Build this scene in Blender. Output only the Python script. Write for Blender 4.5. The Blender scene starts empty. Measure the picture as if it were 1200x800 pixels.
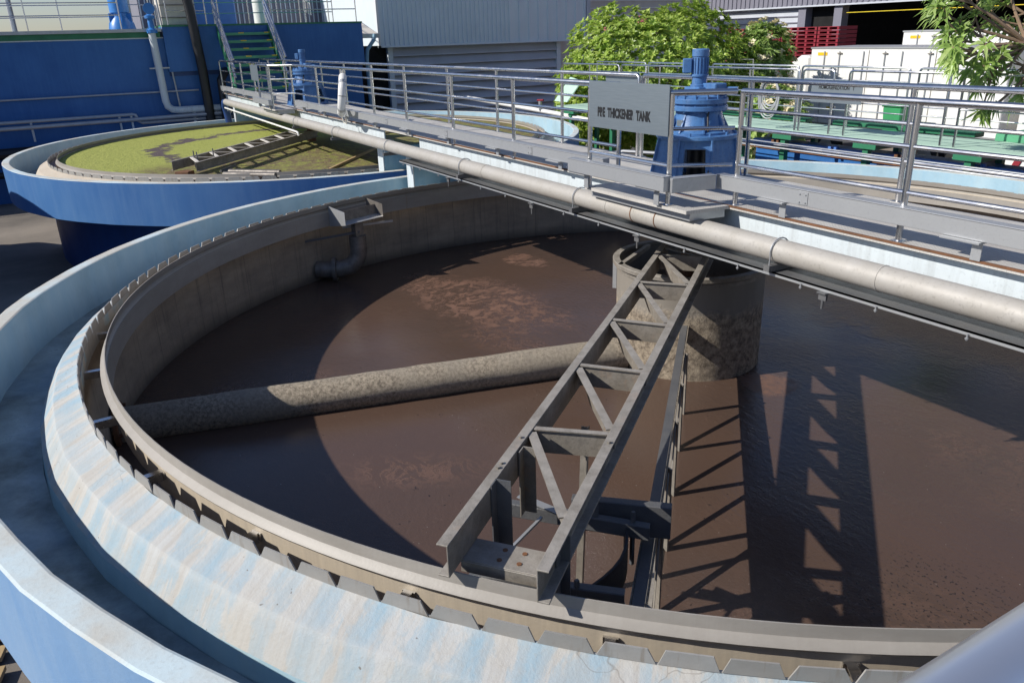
import bpy, bmesh, math, random
from mathutils import Vector, Matrix
random.seed(7)
R = math.radians
sc = bpy.context.scene
COL = sc.collection
PI = math.pi

# ------------------------------------------------------------ materials
class NT:
    def __init__(s, name):
        s.m = bpy.data.materials.new(name); s.m.use_nodes = True
        s.t = s.m.node_tree; s.n = s.t.nodes; s.l = s.t.links
        s.b = s.n['Principled BSDF']
    def node(s, kind, **kw):
        x = s.n.new(kind)
        for k, v in kw.items(): setattr(x, k, v)
        return x
    def link(s, a, b): s.l.new(a, b)
    def val(s, v):
        x = s.node('ShaderNodeValue'); x.outputs[0].default_value = v; return x.outputs[0]
    def math(s, op, a, b=None, c=None, clamp=False):
        x = s.node('ShaderNodeMath', operation=op, use_clamp=clamp)
        for i, v in enumerate((a, b, c)):
            if v is None: continue
            if isinstance(v, (int, float)): x.inputs[i].default_value = v
            else: s.link(v, x.inputs[i])
        return x.outputs[0]
    def coords(s, kind='pos', scale=(1, 1, 1), rot=(0, 0, 0), loc=(0, 0, 0)):
        if kind == 'pos': o = s.node('ShaderNodeNewGeometry').outputs['Position']
        else: o = s.node('ShaderNodeTexCoord').outputs['Object']
        mp = s.node('ShaderNodeMapping'); mp.inputs['Scale'].default_value = scale
        mp.inputs['Rotation'].default_value = rot; mp.inputs['Location'].default_value = loc
        s.link(o, mp.inputs[0]); return mp.outputs[0]
    def polar(s, scale=(1, 1, 1)):
        o = s.node('ShaderNodeTexCoord').outputs['Object']
        sp = s.node('ShaderNodeSeparateXYZ'); s.link(o, sp.inputs[0])
        a = s.math('ARCTAN2', sp.outputs[1], sp.outputs[0])
        r = s.math('SQRT', s.math('ADD', s.math('MULTIPLY', sp.outputs[0], sp.outputs[0]), s.math('MULTIPLY', sp.outputs[1], sp.outputs[1])))
        c = s.node('ShaderNodeCombineXYZ')
        s.link(s.math('MULTIPLY', a, 6*scale[0]), c.inputs[0]); s.link(s.math('MULTIPLY', r, scale[1]), c.inputs[1]); s.link(s.math('MULTIPLY', sp.outputs[2], scale[2]), c.inputs[2])
        return c.outputs[0], a, r, sp
    def noise(s, vec, scale=5, detail=4, rough=.55, dist=0):
        x = s.node('ShaderNodeTexNoise'); s.link(vec, x.inputs['Vector'])
        x.inputs['Scale'].default_value = scale; x.inputs['Detail'].default_value = detail
        x.inputs['Roughness'].default_value = rough; x.inputs['Distortion'].default_value = dist
        return x.outputs['Fac']
    def ramp(s, fac, stops, interp='LINEAR'):
        x = s.node('ShaderNodeValToRGB'); x.color_ramp.interpolation = interp
        e = x.color_ramp.elements
        while len(e) < len(stops): e.new(.5)
        for i, (p, c) in enumerate(stops):
            e[i].position = p
            e[i].color = (c, c, c, 1) if isinstance(c, (int, float)) else (c[0], c[1], c[2], 1)
        s.link(fac, x.inputs[0]); return x.outputs[0]
    def mix(s, fac, a, b, mode='MIX'):
        x = s.node('ShaderNodeMix', data_type='RGBA', blend_type=mode)
        for i, v in ((0, fac), (6, a), (7, b)):
            if isinstance(v, (int, float)): x.inputs[i].default_value = v if i == 0 else (v, v, v, 1)
            elif isinstance(v, (tuple, list)): x.inputs[i].default_value = (v[0], v[1], v[2], 1)
            else: s.link(v, x.inputs[i])
        return x.outputs[2]
    def bump(s, h, strength=.3, dist=.01, chain=None):
        x = s.node('ShaderNodeBump'); x.inputs['Strength'].default_value = strength; x.inputs['Distance'].default_value = dist
        s.link(h, x.inputs['Height'])
        if chain is not None: s.link(chain, x.inputs['Normal'])
        return x.outputs[0]
    def out(s, col=None, rough=None, metal=None, normal=None, spec=None):
        for k, v in (('Base Color', col), ('Roughness', rough), ('Metallic', metal), ('Normal', normal), ('Specular IOR Level', spec)):
            if v is None: continue
            i = s.b.inputs[k]
            if isinstance(v, (int, float)): i.default_value = v
            elif isinstance(v, tuple): i.default_value = (v[0], v[1], v[2], 1)
            else: s.link(v, i)
        return s.m

def worn(name, base, dark=None, rough=.5, metal=0., scale=3., amt=.5, bump=.15, streak=None, speck=0., spec=None, kind='pos', bscale=60):
    """paint / concrete / metal with broad blotches, optional run-down streaks and fine grain"""
    t = NT(name)
    if dark is None: dark = tuple(c*.6 for c in base)
    v = t.coords(kind)
    f = t.ramp(t.noise(v, scale, 6, .62), [(.32, 0.), (.72, 1.)])
    col = t.mix(t.math('MULTIPLY', f, amt), base, dark)
    if streak:
        vs = t.coords(kind, scale=(7, 7, .45))
        g = t.ramp(t.noise(vs, 2.2, 5, .6), [(.45, 0.), (.75, 1.)])
        col = t.mix(t.math('MULTIPLY', g, streak[1]), col, streak[0])
    if speck:
        g2 = t.ramp(t.noise(v, 38, 3, .7), [(.56, 0.), (.68, 1.)])
        col = t.mix(t.math('MULTIPLY', g2, speck), col, tuple(c*.45 for c in dark))
    fine = t.noise(v, bscale, 4, .6)
    rr = t.math('ADD', t.math('MULTIPLY', f, .16), rough-.06)
    return t.out(col, rr, metal, t.bump(fine, bump, .01), spec)

M = {}
M['stainless'] = worn('stainless', (.66, .66, .67), (.50, .49, .48), .24, 1., 4, .5, .0)
M['steel_dull'] = worn('galvanised steel', (.50, .51, .52), (.36, .37, .38), .42, .55, 5, .6, .06, speck=.15)
M['pipe'] = worn('pipe steel', (.43, .41, .38), (.33, .305, .265), .55, .1, 3, .8, .08, speck=.3)
M['white_beam'] = worn('white beam paint', (.62, .68, .71), (.46, .52, .55), .5, 0, 2, .4, .06, streak=((.34, .36, .36), .45), speck=.2)
M['lightblue'] = worn('light blue paint', (.28, .47, .58), (.20, .36, .47), .6, 0, 2.5, .7, .12, streak=((.38, .52, .58), .5))
M['rake'] = worn('weathered rake steel', (.27, .25, .225), (.16, .145, .13), .55, .15, 6, .8, .15, streak=((.30, .24, .18), .4), speck=.3)
def m_rake():
    t = NT('weathered rake steel'); v = t.coords('pos')
    n = t.ramp(t.noise(v, 5, 7, .65), [(.32, 0.), (.68, 1.)]); col = t.mix(n, (.28, .255, .22), (.165, .145, .12))
    g = t.ramp(t.noise(v, 30, 5, .75), [(.5, 0.), (.62, 1.)]); col = t.mix(t.math('MULTIPLY', g, .35), col, (.10, .09, .08))
    ru = t.math('MULTIPLY', t.ramp(t.noise(v, 3.2, 6, .7), [(.58, 0.), (.68, 1.)]), t.ramp(t.noise(v, 18, 4, .7), [(.4, .2), (.6, 1.)]))
    col = t.mix(t.math('MULTIPLY', ru, .6), col, (.30, .17, .09))
    sp = t.node('ShaderNodeSeparateXYZ'); t.link(t.node('ShaderNodeNewGeometry').outputs['Normal'], sp.inputs[0])
    top_pale = t.math('MULTIPLY', t.math('MULTIPLY', sp.outputs[2], 1., clamp=True), t.ramp(t.noise(v, 9, 5, .7), [(.35, .15), (.65, .7)]))
    col = t.mix(top_pale, col, (.40, .37, .33))  # upward faces mixed paler, broken up by noise
    return t.out(col, t.math('ADD', t.math('MULTIPLY', n, .2), .5), .1, t.bump(t.noise(v, 55, 5, .7), .3, .008))
M['rake'] = m_rake()
M['rake_dark'] = worn('wet dark steel', (.10, .105, .115), (.16, .155, .15), .5, .15, 5, .8, .25, speck=.2)
M['blue_drive'] = worn('blue enamel', (.075, .20, .44), (.05, .13, .31), .36, 0, 9, .9, .12, streak=((.16, .25, .40), .45), speck=.45)
M['blue_valve'] = worn('bright blue enamel', (.04, .22, .60), (.03, .15, .4), .35, 0, 7, .7, .05)
M['green'] = worn('green deck paint', (.46, .64, .53), (.36, .53, .42), .7, 0, 1.5, .7, .1, speck=.2)
M['green_dark'] = worn('green steel paint', (.03, .20, .10), (.02, .12, .06), .5, 0, 4, .6, .05)
M['green_nose'] = worn('green step paint', (.10, .36, .20), (.06, .25, .13), .5)
M['yellow'] = worn('yellow nosing', (.75, .58, .03), None, .5)
M['deepblue'] = worn('deep blue wall', (.026, .14, .40), (.016, .09, .28), .5, 0, .8, .8, .08, streak=((.05, .18, .43), .35))
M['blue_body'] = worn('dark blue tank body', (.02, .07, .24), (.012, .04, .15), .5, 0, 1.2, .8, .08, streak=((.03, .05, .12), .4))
M['lit_blue'] = worn('mid blue paint', (.09, .22, .58), (.06, .15, .42), .5, 0, 2, .6, .05)
M['concrete'] = worn('ground concrete', (.26, .225, .185), (.09, .08, .07), .85, 0, .35, .9, .3, speck=.25)
M['black'] = worn('black pipe plastic', (.012, .013, .016), (.02, .02, .022), .4)
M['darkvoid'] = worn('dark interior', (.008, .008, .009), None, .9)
M['white'] = worn('white panel', (.80, .80, .78), (.70, .69, .66), .45, 0, 1.5, .5, .03, streak=((.55, .5, .44), .22))
M['red'] = worn('red plastic pallets', (.27, .02, .035), (.16, .012, .02), .5)
M['tyre'] = worn('tyre rubber', (.015, .015, .016), None, .8)
M['bin'] = worn('green bin plastic', (.05, .33, .13), None, .5)
M['greypanel'] = worn('grey cladding', (.70, .78, .82), (.60, .67, .71), .45, 0, .8, .6, .03, streak=((.78, .84, .86), .4))
M['beige'] = worn('beige wall', (.66, .62, .55), (.52, .48, .42), .8, 0, 1, .5, .1, streak=((.42, .38, .33), .25))
M['louvre'] = worn('grey louvre', (.55, .58, .64), (.40, .43, .48), .5, 0, 1, .6, .03)
M['fascia'] = worn('slate cladding', (.22, .22, .27), (.17, .17, .21), .5, .1, 1, .5, .03)
M['rubber'] = worn('black rubber', (.02, .02, .022), (.05, .045, .04), .6)
M['rust'] = worn('rusty steel', (.20, .085, .035), (.09, .05, .03), .8, 0, 8, .8, .4, speck=.3)
M['rope'] = worn('rope', (.6, .58, .5), None, .8)
M['hose'] = worn('grey hose', (.45, .47, .48), None, .5)
M['lifering'] = worn('life ring shell', (.78, .77, .74), (.6, .58, .54), .5)
M['letter'] = worn('black lettering', (.015, .016, .018), None, .5)
M['asphalt'] = worn('road tarmac', (.10, .098, .095), (.06, .06, .06), .9, 0, .8, .6, .3)

M['handrail'] = worn('bright handrail', (.86, .86, .87), (.74, .74, .74), .34, .85, 6, .5, 0)
def m_sign():
    t = NT('brushed sign plate'); v = t.coords('pos')
    f = t.noise(t.coords('pos', scale=(2, 2, 30)), 3, 3)
    col = t.mix(f, (.27, .315, .34), (.36, .41, .44))
    return t.out(col, .42, .75, t.bump(f, .05, .01))
M['sign'] = m_sign()

def m_deck():
    t = NT('chequer plate'); v = t.coords('pos', rot=(0, 0, R(45)))
    sp = t.node('ShaderNodeSeparateXYZ'); t.link(v, sp.inputs[0])
    a = t.math('SINE', t.math('MULTIPLY', sp.outputs[0], 150)); b = t.math('SINE', t.math('MULTIPLY', sp.outputs[1], 150))
    h = t.ramp(t.math('MULTIPLY', a, b), [(.1, 0.), (.5, 1.)])
    n = t.ramp(t.noise(t.coords('pos'), 2.5, 6, .65), [(.35, 0.), (.7, 1.)])
    col = t.mix(n, (.56, .54, .50), (.42, .39, .355)); col = t.mix(t.math('MULTIPLY', h, .35), col, (.55, .54, .52))
    return t.out(col, .55, .1, t.bump(h, .5, .004))
M['deck'] = m_deck()

def m_wallouter():
    t = NT('faded tank paint')
    v, a, r, sp = t.polar((1, 1, 1))
    n = t.ramp(t.noise(v, .9, 6, .6), [(.3, 0.), (.72, 1.)])
    v2, _, _, _ = t.polar((5, 1, .5))
    s = t.ramp(t.noise(v2, 1.6, 5, .6), [(.4, 0.), (.75, 1.)])
    col = t.mix(n, (.15, .30, .54), (.21, .35, .55)); col = t.mix(t.math('MULTIPLY', s, .5), col, (.27, .40, .57))
    return t.out(col, .55, 0., t.bump(t.noise(t.coords('obj'), 25, 5), .2, .01))
M['tank_out'] = m_wallouter()
def m_wallouter1():
    t = NT('blue tank paint')
    v, a, r, sp = t.polar((1, 1, 1))
    n = t.ramp(t.noise(v, .8, 6, .6), [(.3, 0.), (.72, 1.)])
    v2, _, _, _ = t.polar((5, 1, .5))
    s = t.ramp(t.noise(v2, 1.6, 5, .6), [(.4, 0.), (.75, 1.)])
    col = t.mix(n, (.045, .15, .38), (.075, .20, .43)); col = t.mix(t.math('MULTIPLY', s, .4), col, (.13, .25, .46))
    return t.out(col, .5, 0., t.bump(t.noise(t.coords('obj'), 25, 5), .15, .01))
M['tank_out1'] = m_wallouter1()
def m_cap():
    t = NT('wall cap'); v = t.coords('pos')
    n = t.ramp(t.noise(v, 1.3, 5, .6), [(.42, 0.), (.62, 1.)])
    col = t.mix(n, (.52, .51, .46), (.55, .66, .70))
    g = t.noise(v, 45, 4, .7); col = t.mix(t.math('MULTIPLY', t.ramp(g, [(.5, 0.), (.7, 1.)]), .25), col, (.32, .31, .28))
    return t.out(col, .8, 0., t.bump(g, .25, .006))
M['cap'] = m_cap()
def m_inner():
    t = NT('light blue gutter wall'); v, a, r, sp = t.polar((3, 1, .6))
    n = t.ramp(t.noise(v, 1.5, 6, .65), [(.35, 0.), (.7, 1.)])
    col = t.mix(n, (.33, .50, .60), (.42, .56, .62))
    n2 = t.ramp(t.noise(t.coords('pos'), 1.1, 6, .7), [(.45, 0.), (.68, 1.)])
    col = t.mix(t.math('MULTIPLY', n2, .4), col, (.20, .30, .34))
    return t.out(col, .65, 0., t.bump(t.noise(t.coords('pos'), 30, 5), .25, .008))
M['tank_in'] = m_inner()
def m_floor():
    t = NT('wet gutter floor'); v = t.coords('pos')
    n = t.ramp(t.noise(v, 1.4, 7, .7), [(.36, 0.), (.66, 1.)])
    col = t.mix(n, (.40, .47, .48), (.17, .195, .185))
    n2 = t.ramp(t.noise(v, .6, 4, .6, .4), [(.5, 0.), (.64, 1.)]); col = t.mix(t.math('MULTIPLY', n2, .45), col, (.16, .27, .38))
    return t.out(col, t.math('ADD', t.math('MULTIPLY', n, .4), .25), 0., t.bump(t.noise(v, 20, 5), .3, .008))
M['gutter'] = m_floor()
def m_crest():
    t = NT('streaked weir crest')
    v, a, r, sp = t.polar((1, .22, .22))
    wob = t.noise(t.coords('obj'), 1.2, 4, .6)
    # run-off streaks at the pitch of the weir teeth
    ph = t.math('ADD', t.math('MULTIPLY', a, 150.), t.math('MULTIPLY', wob, 3.0))
    st = t.math('MULTIPLY', t.math('ADD', t.math('SINE', ph), 1.), .5)
    n = t.noise(v, 5.5, 5, .62, .2)
    v3, _, _, _ = t.polar((2.6, 1.1, 1.1)); n3 = t.noise(v3, 3.0, 6, .68, .5)
    fs = t.math('ADD', t.math('MULTIPLY', st, .13), t.math('ADD', t.math('MULTIPLY', n, .50), t.math('MULTIPLY', n3, .48)))
    f = t.ramp(fs, [(.50, 0.), (.545, .55), (.60, .7), (.66, 1.)])
    big = t.ramp(t.noise(t.coords('obj'), 1.1, 4), [(.28, .35), (.6, 1.)])
    cream = t.mix(t.ramp(t.noise(t.coords('obj'), 2.6, 6, .65), [(.35, 0.), (.65, 1.)]), (.45, .435, .40), (.46, .475, .475))
    v4, _, _, _ = t.polar((9, .3, .3)); gr = t.ramp(t.noise(v4, 2.2, 6, .65), [(.45, 0.), (.62, .6)])
    cream = t.mix(gr, cream, (.38, .355, .32))
    col = t.mix(t.math('MULTIPLY', t.math('MULTIPLY', f, big), .85), cream, (.25, .39, .485))
    # paler line along the crease and hairline cracks
    cr = t.math('SUBTRACT', 1., t.math('MULTIPLY', t.math('ABSOLUTE', t.math('SUBTRACT', r, 6.332)), 45.), clamp=True)
    col = t.mix(t.math('MULTIPLY', cr, .28), col, (.52, .53, .52))
    vo = t.node('ShaderNodeTexVoronoi', feature='DISTANCE_TO_EDGE'); vo.inputs['Scale'].default_value = 2.6
    wv_ = t.node('ShaderNodeVectorMath', operation='ADD'); nn_ = t.node('ShaderNodeTexNoise'); nn_.inputs['Scale'].default_value = 5
    t.link(t.coords('obj'), nn_.inputs['Vector']); sc_v = t.node('ShaderNodeVectorMath', operation='SCALE'); sc_v.inputs['Scale'].default_value = .35
    t.link(nn_.outputs['Color'], sc_v.inputs[0]); t.link(t.coords('obj'), wv_.inputs[0]); t.link(sc_v.outputs[0], wv_.inputs[1]); t.link(wv_.outputs[0], vo.inputs['Vector'])
    ck = t.math('MULTIPLY', t.ramp(vo.outputs['Distance'], [(0., 1.), (.012, 0.)]), t.ramp(t.noise(t.coords('obj'), .9, 3), [(.5, 0.), (.6, .55)]))
    col = t.mix(ck, col, (.17, .15, .13))
    sp_ = t.ramp(t.noise(t.coords('obj'), 17, 2), [(.74, 0.), (.76, .8)]); col = t.mix(sp_, col, (.16, .14, .12))
    lip = t.ramp(r, [(0., 0.), (1., 1.)])
    g = t.noise(t.coords('obj'), 40, 5, .7)
    col = t.mix(t.math('MULTIPLY', t.ramp(g, [(.52, 0.), (.72, 1.)]), .3), col, (.36, .33, .28))
    bh = t.math('ADD', t.math('MULTIPLY', t.noise(t.coords('obj'), 4, 5), 3.), g)
    return t.out(col, .75, 0., t.bump(bh, .45, .007))
M['crest'] = m_crest()
M['crest1'] = worn('tan weir crest', (.52, .45, .36), (.40, .34, .27), .8, 0, 2.5, .7, .3, streak=((.42, .44, .44), .4), speck=.2)
def m_innerwall():
    t = NT('stained tank concrete')
    v, a, r, sp = t.polar((.9, 1, 2.5))
    n = t.ramp(t.noise(v, 1.6, 7, .68), [(.3, 0.), (.75, 1.)])
    col = t.mix(n, (.38, .31, .23), (.20, .165, .13))
    v2, _, _, _ = t.polar((6, 1, .5)); s = t.ramp(t.noise(v2, 1.8, 6, .7), [(.5, 0.), (.75, 1.)])
    col = t.mix(t.math('MULTIPLY', s, .55), col, (.09, .08, .07))
    # board-mark lines and formwork joints
    z = t.math('FRACT', t.math('MULTIPLY', sp.outputs[2], 5.2)); zl = t.ramp(z, [(.0, 1.), (.07, 0.)])
    j = t.math('FRACT', t.math('MULTIPLY', a, 36/(2*PI)*2)); jl = t.ramp(j, [(.0, 1.), (.03, 0.)])
    col = t.mix(t.math('MULTIPLY', zl, .35), col, (.28, .23, .18)); col = t.mix(t.math('MULTIPLY', jl, .5), col, (.06, .05, .045))
    wet = t.ramp(sp.outputs[2], [(0., 1.), (.001, 1.)])
    low = t.math('SUBTRACT', 1., t.math('MULTIPLY', t.math('ADD', sp.outputs[2], 1.21), 5.5), clamp=True)
    col = t.mix(t.math('MULTIPLY', low, .75), col, (.035, .032, .028))
    return t.out(col, .8, 0., t.bump(t.noise(t.coords('obj'), 22, 6, .7), .5, .012))
M['innerwall'] = m_innerwall()
def m_baffle():
    t = NT('stained fibreglass baffle')
    v, a, r, sp = t.polar((1, 1, 3))
    n = t.ramp(t.noise(v, 1.6, 6, .65), [(.3, 0.), (.75, 1.)])
    col = t.mix(n, (.36, .335, .30), (.26, .24, .21))
    low = t.math('MULTIPLY', t.math('SUBTRACT', -.112, sp.outputs[2]), 50., clamp=True)
    low = t.math('MULTIPLY', low, t.math('MULTIPLY', t.math('SUBTRACT', r, 5.9285), 600., clamp=True))
    col = t.mix(t.math('MULTIPLY', low, .85), col, (.56, .48, .37))
    v5, _, _, _ = t.polar((14, 1, .4)); g5 = t.ramp(t.noise(v5, 1.6, 6, .7), [(.35, 0.), (.75, .4)]); col = t.mix(g5, col, (.27, .245, .215))
    v2, _, _, _ = t.polar((7, 1, .3)); s = t.ramp(t.noise(v2, 1.5, 4, .6), [(.66, 0.), (.76, 1.)])
    col = t.mix(t.math('MULTIPLY', s, .55), col, (.26, .15, .06))
    return t.out(col, .5, 0., t.bump(t.noise(t.coords('obj'), 50, 4), .12, .006))
M['baffle'] = m_baffle()
def m_plate():
    t = NT('weir plate'); v = t.coords('pos')
    n = t.noise(v, 9, 5, .65)
    col = t.mix(n, (.44, .43, .41), (.30, .29, .27))
    rr_ = t.node('ShaderNodeObjectInfo').outputs['Random']; col = t.mix(t.math('MULTIPLY', rr_, .45), col, (.24, .22, .19))
    st_ = t.ramp(t.noise(t.coords('pos', scale=(14, 14, 2)), 2, 4), [(.55, 0.), (.7, .5)]); col = t.mix(st_, col, (.22, .17, .12))
    return t.out(col, .5, .15, t.bump(t.noise(v, 70, 4), .1, .006))
M['plate'] = m_plate()
def m_crust(name, c1, c2, c3, sc_=22):
    t = NT(name); v = t.coords('pos')
    n = t.ramp(t.noise(v, sc_, 9, .8), [(.42, 0.), (.60, 1.)])
    col = t.mix(n, c1, c2); b = t.ramp(t.noise(v, 2.0, 4, .6), [(.4, 0.), (.6, 1.)]); col = t.mix(t.math('MULTIPLY', b, .6), col, c3)
    h = t.noise(v, sc_*4, 6, .8)
    return t.out(col, .9, 0., t.bump(h, .9, .03))
M['crustpipe'] = m_crust('encrusted pipe', (.60, .51, .39), (.20, .165, .125), (.40, .35, .28), 30)
def m_feed():
    t = NT('encrusted feedwell'); v = t.coords('obj')
    sp = t.node('ShaderNodeSeparateXYZ'); t.link(v, sp.inputs[0])
    n = t.ramp(t.noise(v, 14, 9, .8), [(.40, 0.), (.60, 1.)])
    low = t.mix(n, (.46, .38, .28), (.14, .11, .08))
    up = t.mix(t.noise(t.coords('obj', scale=(1, 1, .25)), 6, 5), (.25, .225, .19), (.17, .15, .125))
    edge = t.math('ADD', sp.outputs[2], t.math('MULTIPLY', t.noise(v, 3.5, 5, .7), .45))
    f = t.ramp(edge, [(0., 1.), (.01, 1.)])
    f = t.math('MULTIPLY', t.math('SUBTRACT', 1.02, edge), 7., clamp=True)
    col = t.mix(f, up, low)
    h = t.math('MULTIPLY', t.noise(v, 32, 7, .8), f)
    return t.out(col, .88, 0., t.bump(h, .9, .03))
M['feed'] = m_feed()

def m_sludge():
    t = NT('sludge'); v = t.coords('pos'); sp = t.node('ShaderNodeSeparateXYZ'); t.link(v, sp.inputs[0])
    base = t.mix(t.ramp(t.noise(v, .5, 5, .6), [(.3, 0.), (.7, 1.)]), (.098, .060, .043), (.080, .054, .042))
    # swirled froth: noise stretched round the tank, kept to a few patches
    vw, a, r, s2 = t.polar((.9, 1.9, 1))
    ridg = t.noise(vw, 2.2, 9, .68, 1.6)
    line = t.ramp(ridg, [(.44, 0.), (.475, 1.), (.50, 1.), (.54, 0.)])
    blob = t.ramp(t.noise(vw, 3.0, 8, .66, 1.1), [(.47, 0.), (.53, 1.)])
    def patch(cx, cy, rx, ry, rot, soft=.5):
        mp = t.node('ShaderNodeMapping', vector_type='TEXTURE'); mp.inputs['Location'].default_value = (cx, cy, -1.21)
        mp.inputs['Rotation'].default_value = (0, 0, R(rot)); mp.inputs['Scale'].default_value = (rx, ry, 1)
        t.link(t.node('ShaderNodeNewGeometry').outputs['Position'], mp.inputs[0])
        ln = t.node('ShaderNodeVectorMath', operation='LENGTH'); t.link(mp.outputs[0], ln.inputs[0])
        d = t.math('ADD', ln.outputs['Value'], t.math('MULTIPLY', t.math('SUBTRACT', t.noise(v, 2.2, 6, .7), .5), 1.1))
        return t.math('SUBTRACT', 1., t.math('DIVIDE', t.math('SUBTRACT', d, 1-soft), soft), clamp=True)
    p1 = patch(-3.2, -1.1, 1.9, .85, 8, .4)
    p2 = patch(-4.55, .55, .55, .33, 10, .3)
    p3 = patch(-1.55, -1.6, 1.3, .45, 15, .6)
    p4 = patch(.75, -3.75, .9, .35, 60, .7)
    p5 = t.math('MULTIPLY', patch(1.15, .15, .35, .3, 0, .3), t.ramp(t.noise(v, 14, 6, .75), [(.38, .2), (.6, 1.)]))
    fine_ = t.ramp(t.noise(v, 7, 8, .75, .6), [(.40, .25), (.55, 1.)])
    foam = t.math('MULTIPLY', t.math('MULTIPLY', t.math('MAXIMUM', p1, p2), t.math('ADD', t.math('MULTIPLY', blob, .85), .15), clamp=True), fine_)
    thin = t.math('MULTIPLY', t.math('MAXIMUM', t.math('MAXIMUM', p3, p4), t.math('MULTIPLY', p1, .7)), line)
    foam = t.math('MAXIMUM', t.math('MAXIMUM', foam, t.math('MULTIPLY', p5, .8)), t.math('MULTIPLY', thin, .38))
    everywhere = t.math('MULTIPLY', line, t.ramp(t.noise(v, .55, 3), [(.55, 0.), (.7, .22)]))
    foam = t.math('MAXIMUM', foam, everywhere)
    dots = t.ramp(t.noise(v, 26, 2, .5), [(.70, 0.), (.73, 1.)])
    dots = t.math('MULTIPLY', dots, t.ramp(t.noise(v, .9, 3), [(.52, 0.), (.62, .8)]))
    col = t.mix(foam, base, (.205, .115, .08)); col = t.mix(dots, col, (.02, .016, .014))
    p6 = patch(4.0, -1.6, 1.0, .55, 60, .6); bub = t.math('MULTIPLY', t.ramp(t.noise(v, 38, 2, .5), [(.60, 0.), (.64, 1.)]), p6)
    col = t.mix(t.math('MULTIPLY', bub, .8), col, (.02, .016, .014)); dots = t.math('MAXIMUM', dots, bub)
    scum = t.math('MULTIPLY', t.ramp(t.noise(vw, 5.5, 9, .72, .8), [(.60, 0.), (.66, 1.)]), t.ramp(t.noise(v, .8, 4, .6), [(.46, 0.), (.62, .5)]))
    col = t.mix(scum, col, (.135, .088, .066))
    white_ = t.ramp(t.noise(v, 48, 1, .5), [(.80, 0.), (.815, 1.)]); col = t.mix(t.math('MULTIPLY', white_, .8), col, (.45, .42, .36))
    glit = patch(2.0, 3.6, 2.6, 1.1, 25, .6)
    rough = t.math('ADD', t.math('MULTIPLY', foam, .4), t.math('ADD', .10, t.math('MULTIPLY', t.ramp(t.noise(v, .7, 4), [(.35, 0.), (.65, 1.)]), .14)))
    h1 = t.noise(t.coords('pos', scale=(1, 1.8, 1), rot=(0, 0, R(25))), 9, 5, .6, .4)
    h2 = t.noise(v, 45, 4, .6)
    wv = t.ramp(t.noise(v, .45, 3), [(.42, .3), (.60, 1.)])
    nrm = t.bump(t.math('MULTIPLY', h2, wv), .45, .010)
    nrm = t.bump(t.math('MULTIPLY', h1, wv), .34, .022, nrm)
    nrm = t.bump(t.math('ADD', foam, t.math('MULTIPLY', dots, .5)), .25, .006, nrm)
    nrm = t.bump(t.math('MULTIPLY', t.noise(v, 38, 3, .7), glit), .8, .02, nrm)
    t.b.inputs['IOR'].default_value = 1.40
    return t.out(col, rough, 0., nrm, .6)
M['sludge'] = m_sludge()
def m_algae():
    t = NT('algae mat'); v, a, r, sp = t.polar((1, 1, 1)); o = t.coords('obj')
    n = t.noise(o, 6, 7, .7)
    col = t.mix(n, (.25, .29, .045), (.43, .44, .11))
    rr = t.math('ADD', r, t.math('MULTIPLY', t.noise(o, 1.1, 4), 1.5))
    band = t.math('SUBTRACT', 1., t.math('MULTIPLY', t.math('ABSOLUTE', t.math('SUBTRACT', rr, 4.55)), 2.1), clamp=True)
    holes = t.ramp(t.math('ADD', t.noise(v, 3.2, 8, .75), t.math('MULTIPLY', band, .33)), [(.66, 0.), (.72, 1.)])
    holes = t.math('MULTIPLY', holes, t.ramp(band, [(0., 0.), (.3, 1.)]))
    col = t.mix(holes, col, (.10, .075, .075))
    # browner sector on the +X side
    brown = t.math('MULTIPLY', t.math('ADD', t.math('ADD', sp.outputs[0], t.math('MULTIPLY', sp.outputs[1], .62)), t.math('MULTIPLY', t.noise(v, 1.6, 7, .7), 1.6)), .9, clamp=True)
    rim = t.ramp(r, [(0., 1.), (1., 1.)])
    bcol = t.mix(t.ramp(t.noise(v, 4, 8, .75), [(.46, 0.), (.6, 1.)]), (.155, .105, .06), (.25, .27, .05))
    col = t.mix(t.math('MULTIPLY', brown, .9), col, bcol)
    return t.out(col, .8, 0., t.bump(t.math('ADD', t.noise(o, 30, 6, .7), t.math('MULTIPLY', t.noise(o, 7, 5, .7), 2.)), .8, .03))
M['algae'] = m_algae()

def m_leaf(name, c1, c2, c3):
    t = NT(name)
    oi = t.node('ShaderNodeNewGeometry').outputs['Random Per Island']
    col = t.ramp(oi, [(0., c1), (.5, c2), (1., c3)])
    n = t.noise(t.coords('pos'), 1.1, 3); col = t.mix(t.math('MULTIPLY', t.ramp(n, [(.4, 0.), (.6, 1.)]), .45), col, tuple(c*.55 for c in c1))
    d = t.node('ShaderNodeBsdfTranslucent'); t.link(col, d.inputs[0])
    ms = t.node('ShaderNodeMixShader'); ms.inputs[0].default_value = .4
    t.out(col, .38); t.link(t.b.outputs[0], ms.inputs[1]); t.link(d.outputs[0], ms.inputs[2])
    t.link(ms.outputs[0], t.n['Material Output'].inputs[0]); return t.m
M['leaf'] = m_leaf('glossy leaves', (.24, .38, .05), (.40, .56, .09), (.62, .72, .18))
M['leaf2'] = m_leaf('broad leaves', (.24, .38, .08), (.36, .53, .13), (.54, .66, .25))
M['leaf3'] = m_leaf('distant leaves', (.05, .10, .02), (.09, .16, .03), (.16, .22, .05))
M['flower'] = worn('pink flower', (.55, .10, .18), None, .6)
M['flower2'] = worn('cream flower', (.80, .72, .48), None, .6)
M['bark'] = worn('bark', (.30, .20, .13), (.17, .12, .085), .9, 0, 8, .8, .5)
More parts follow.
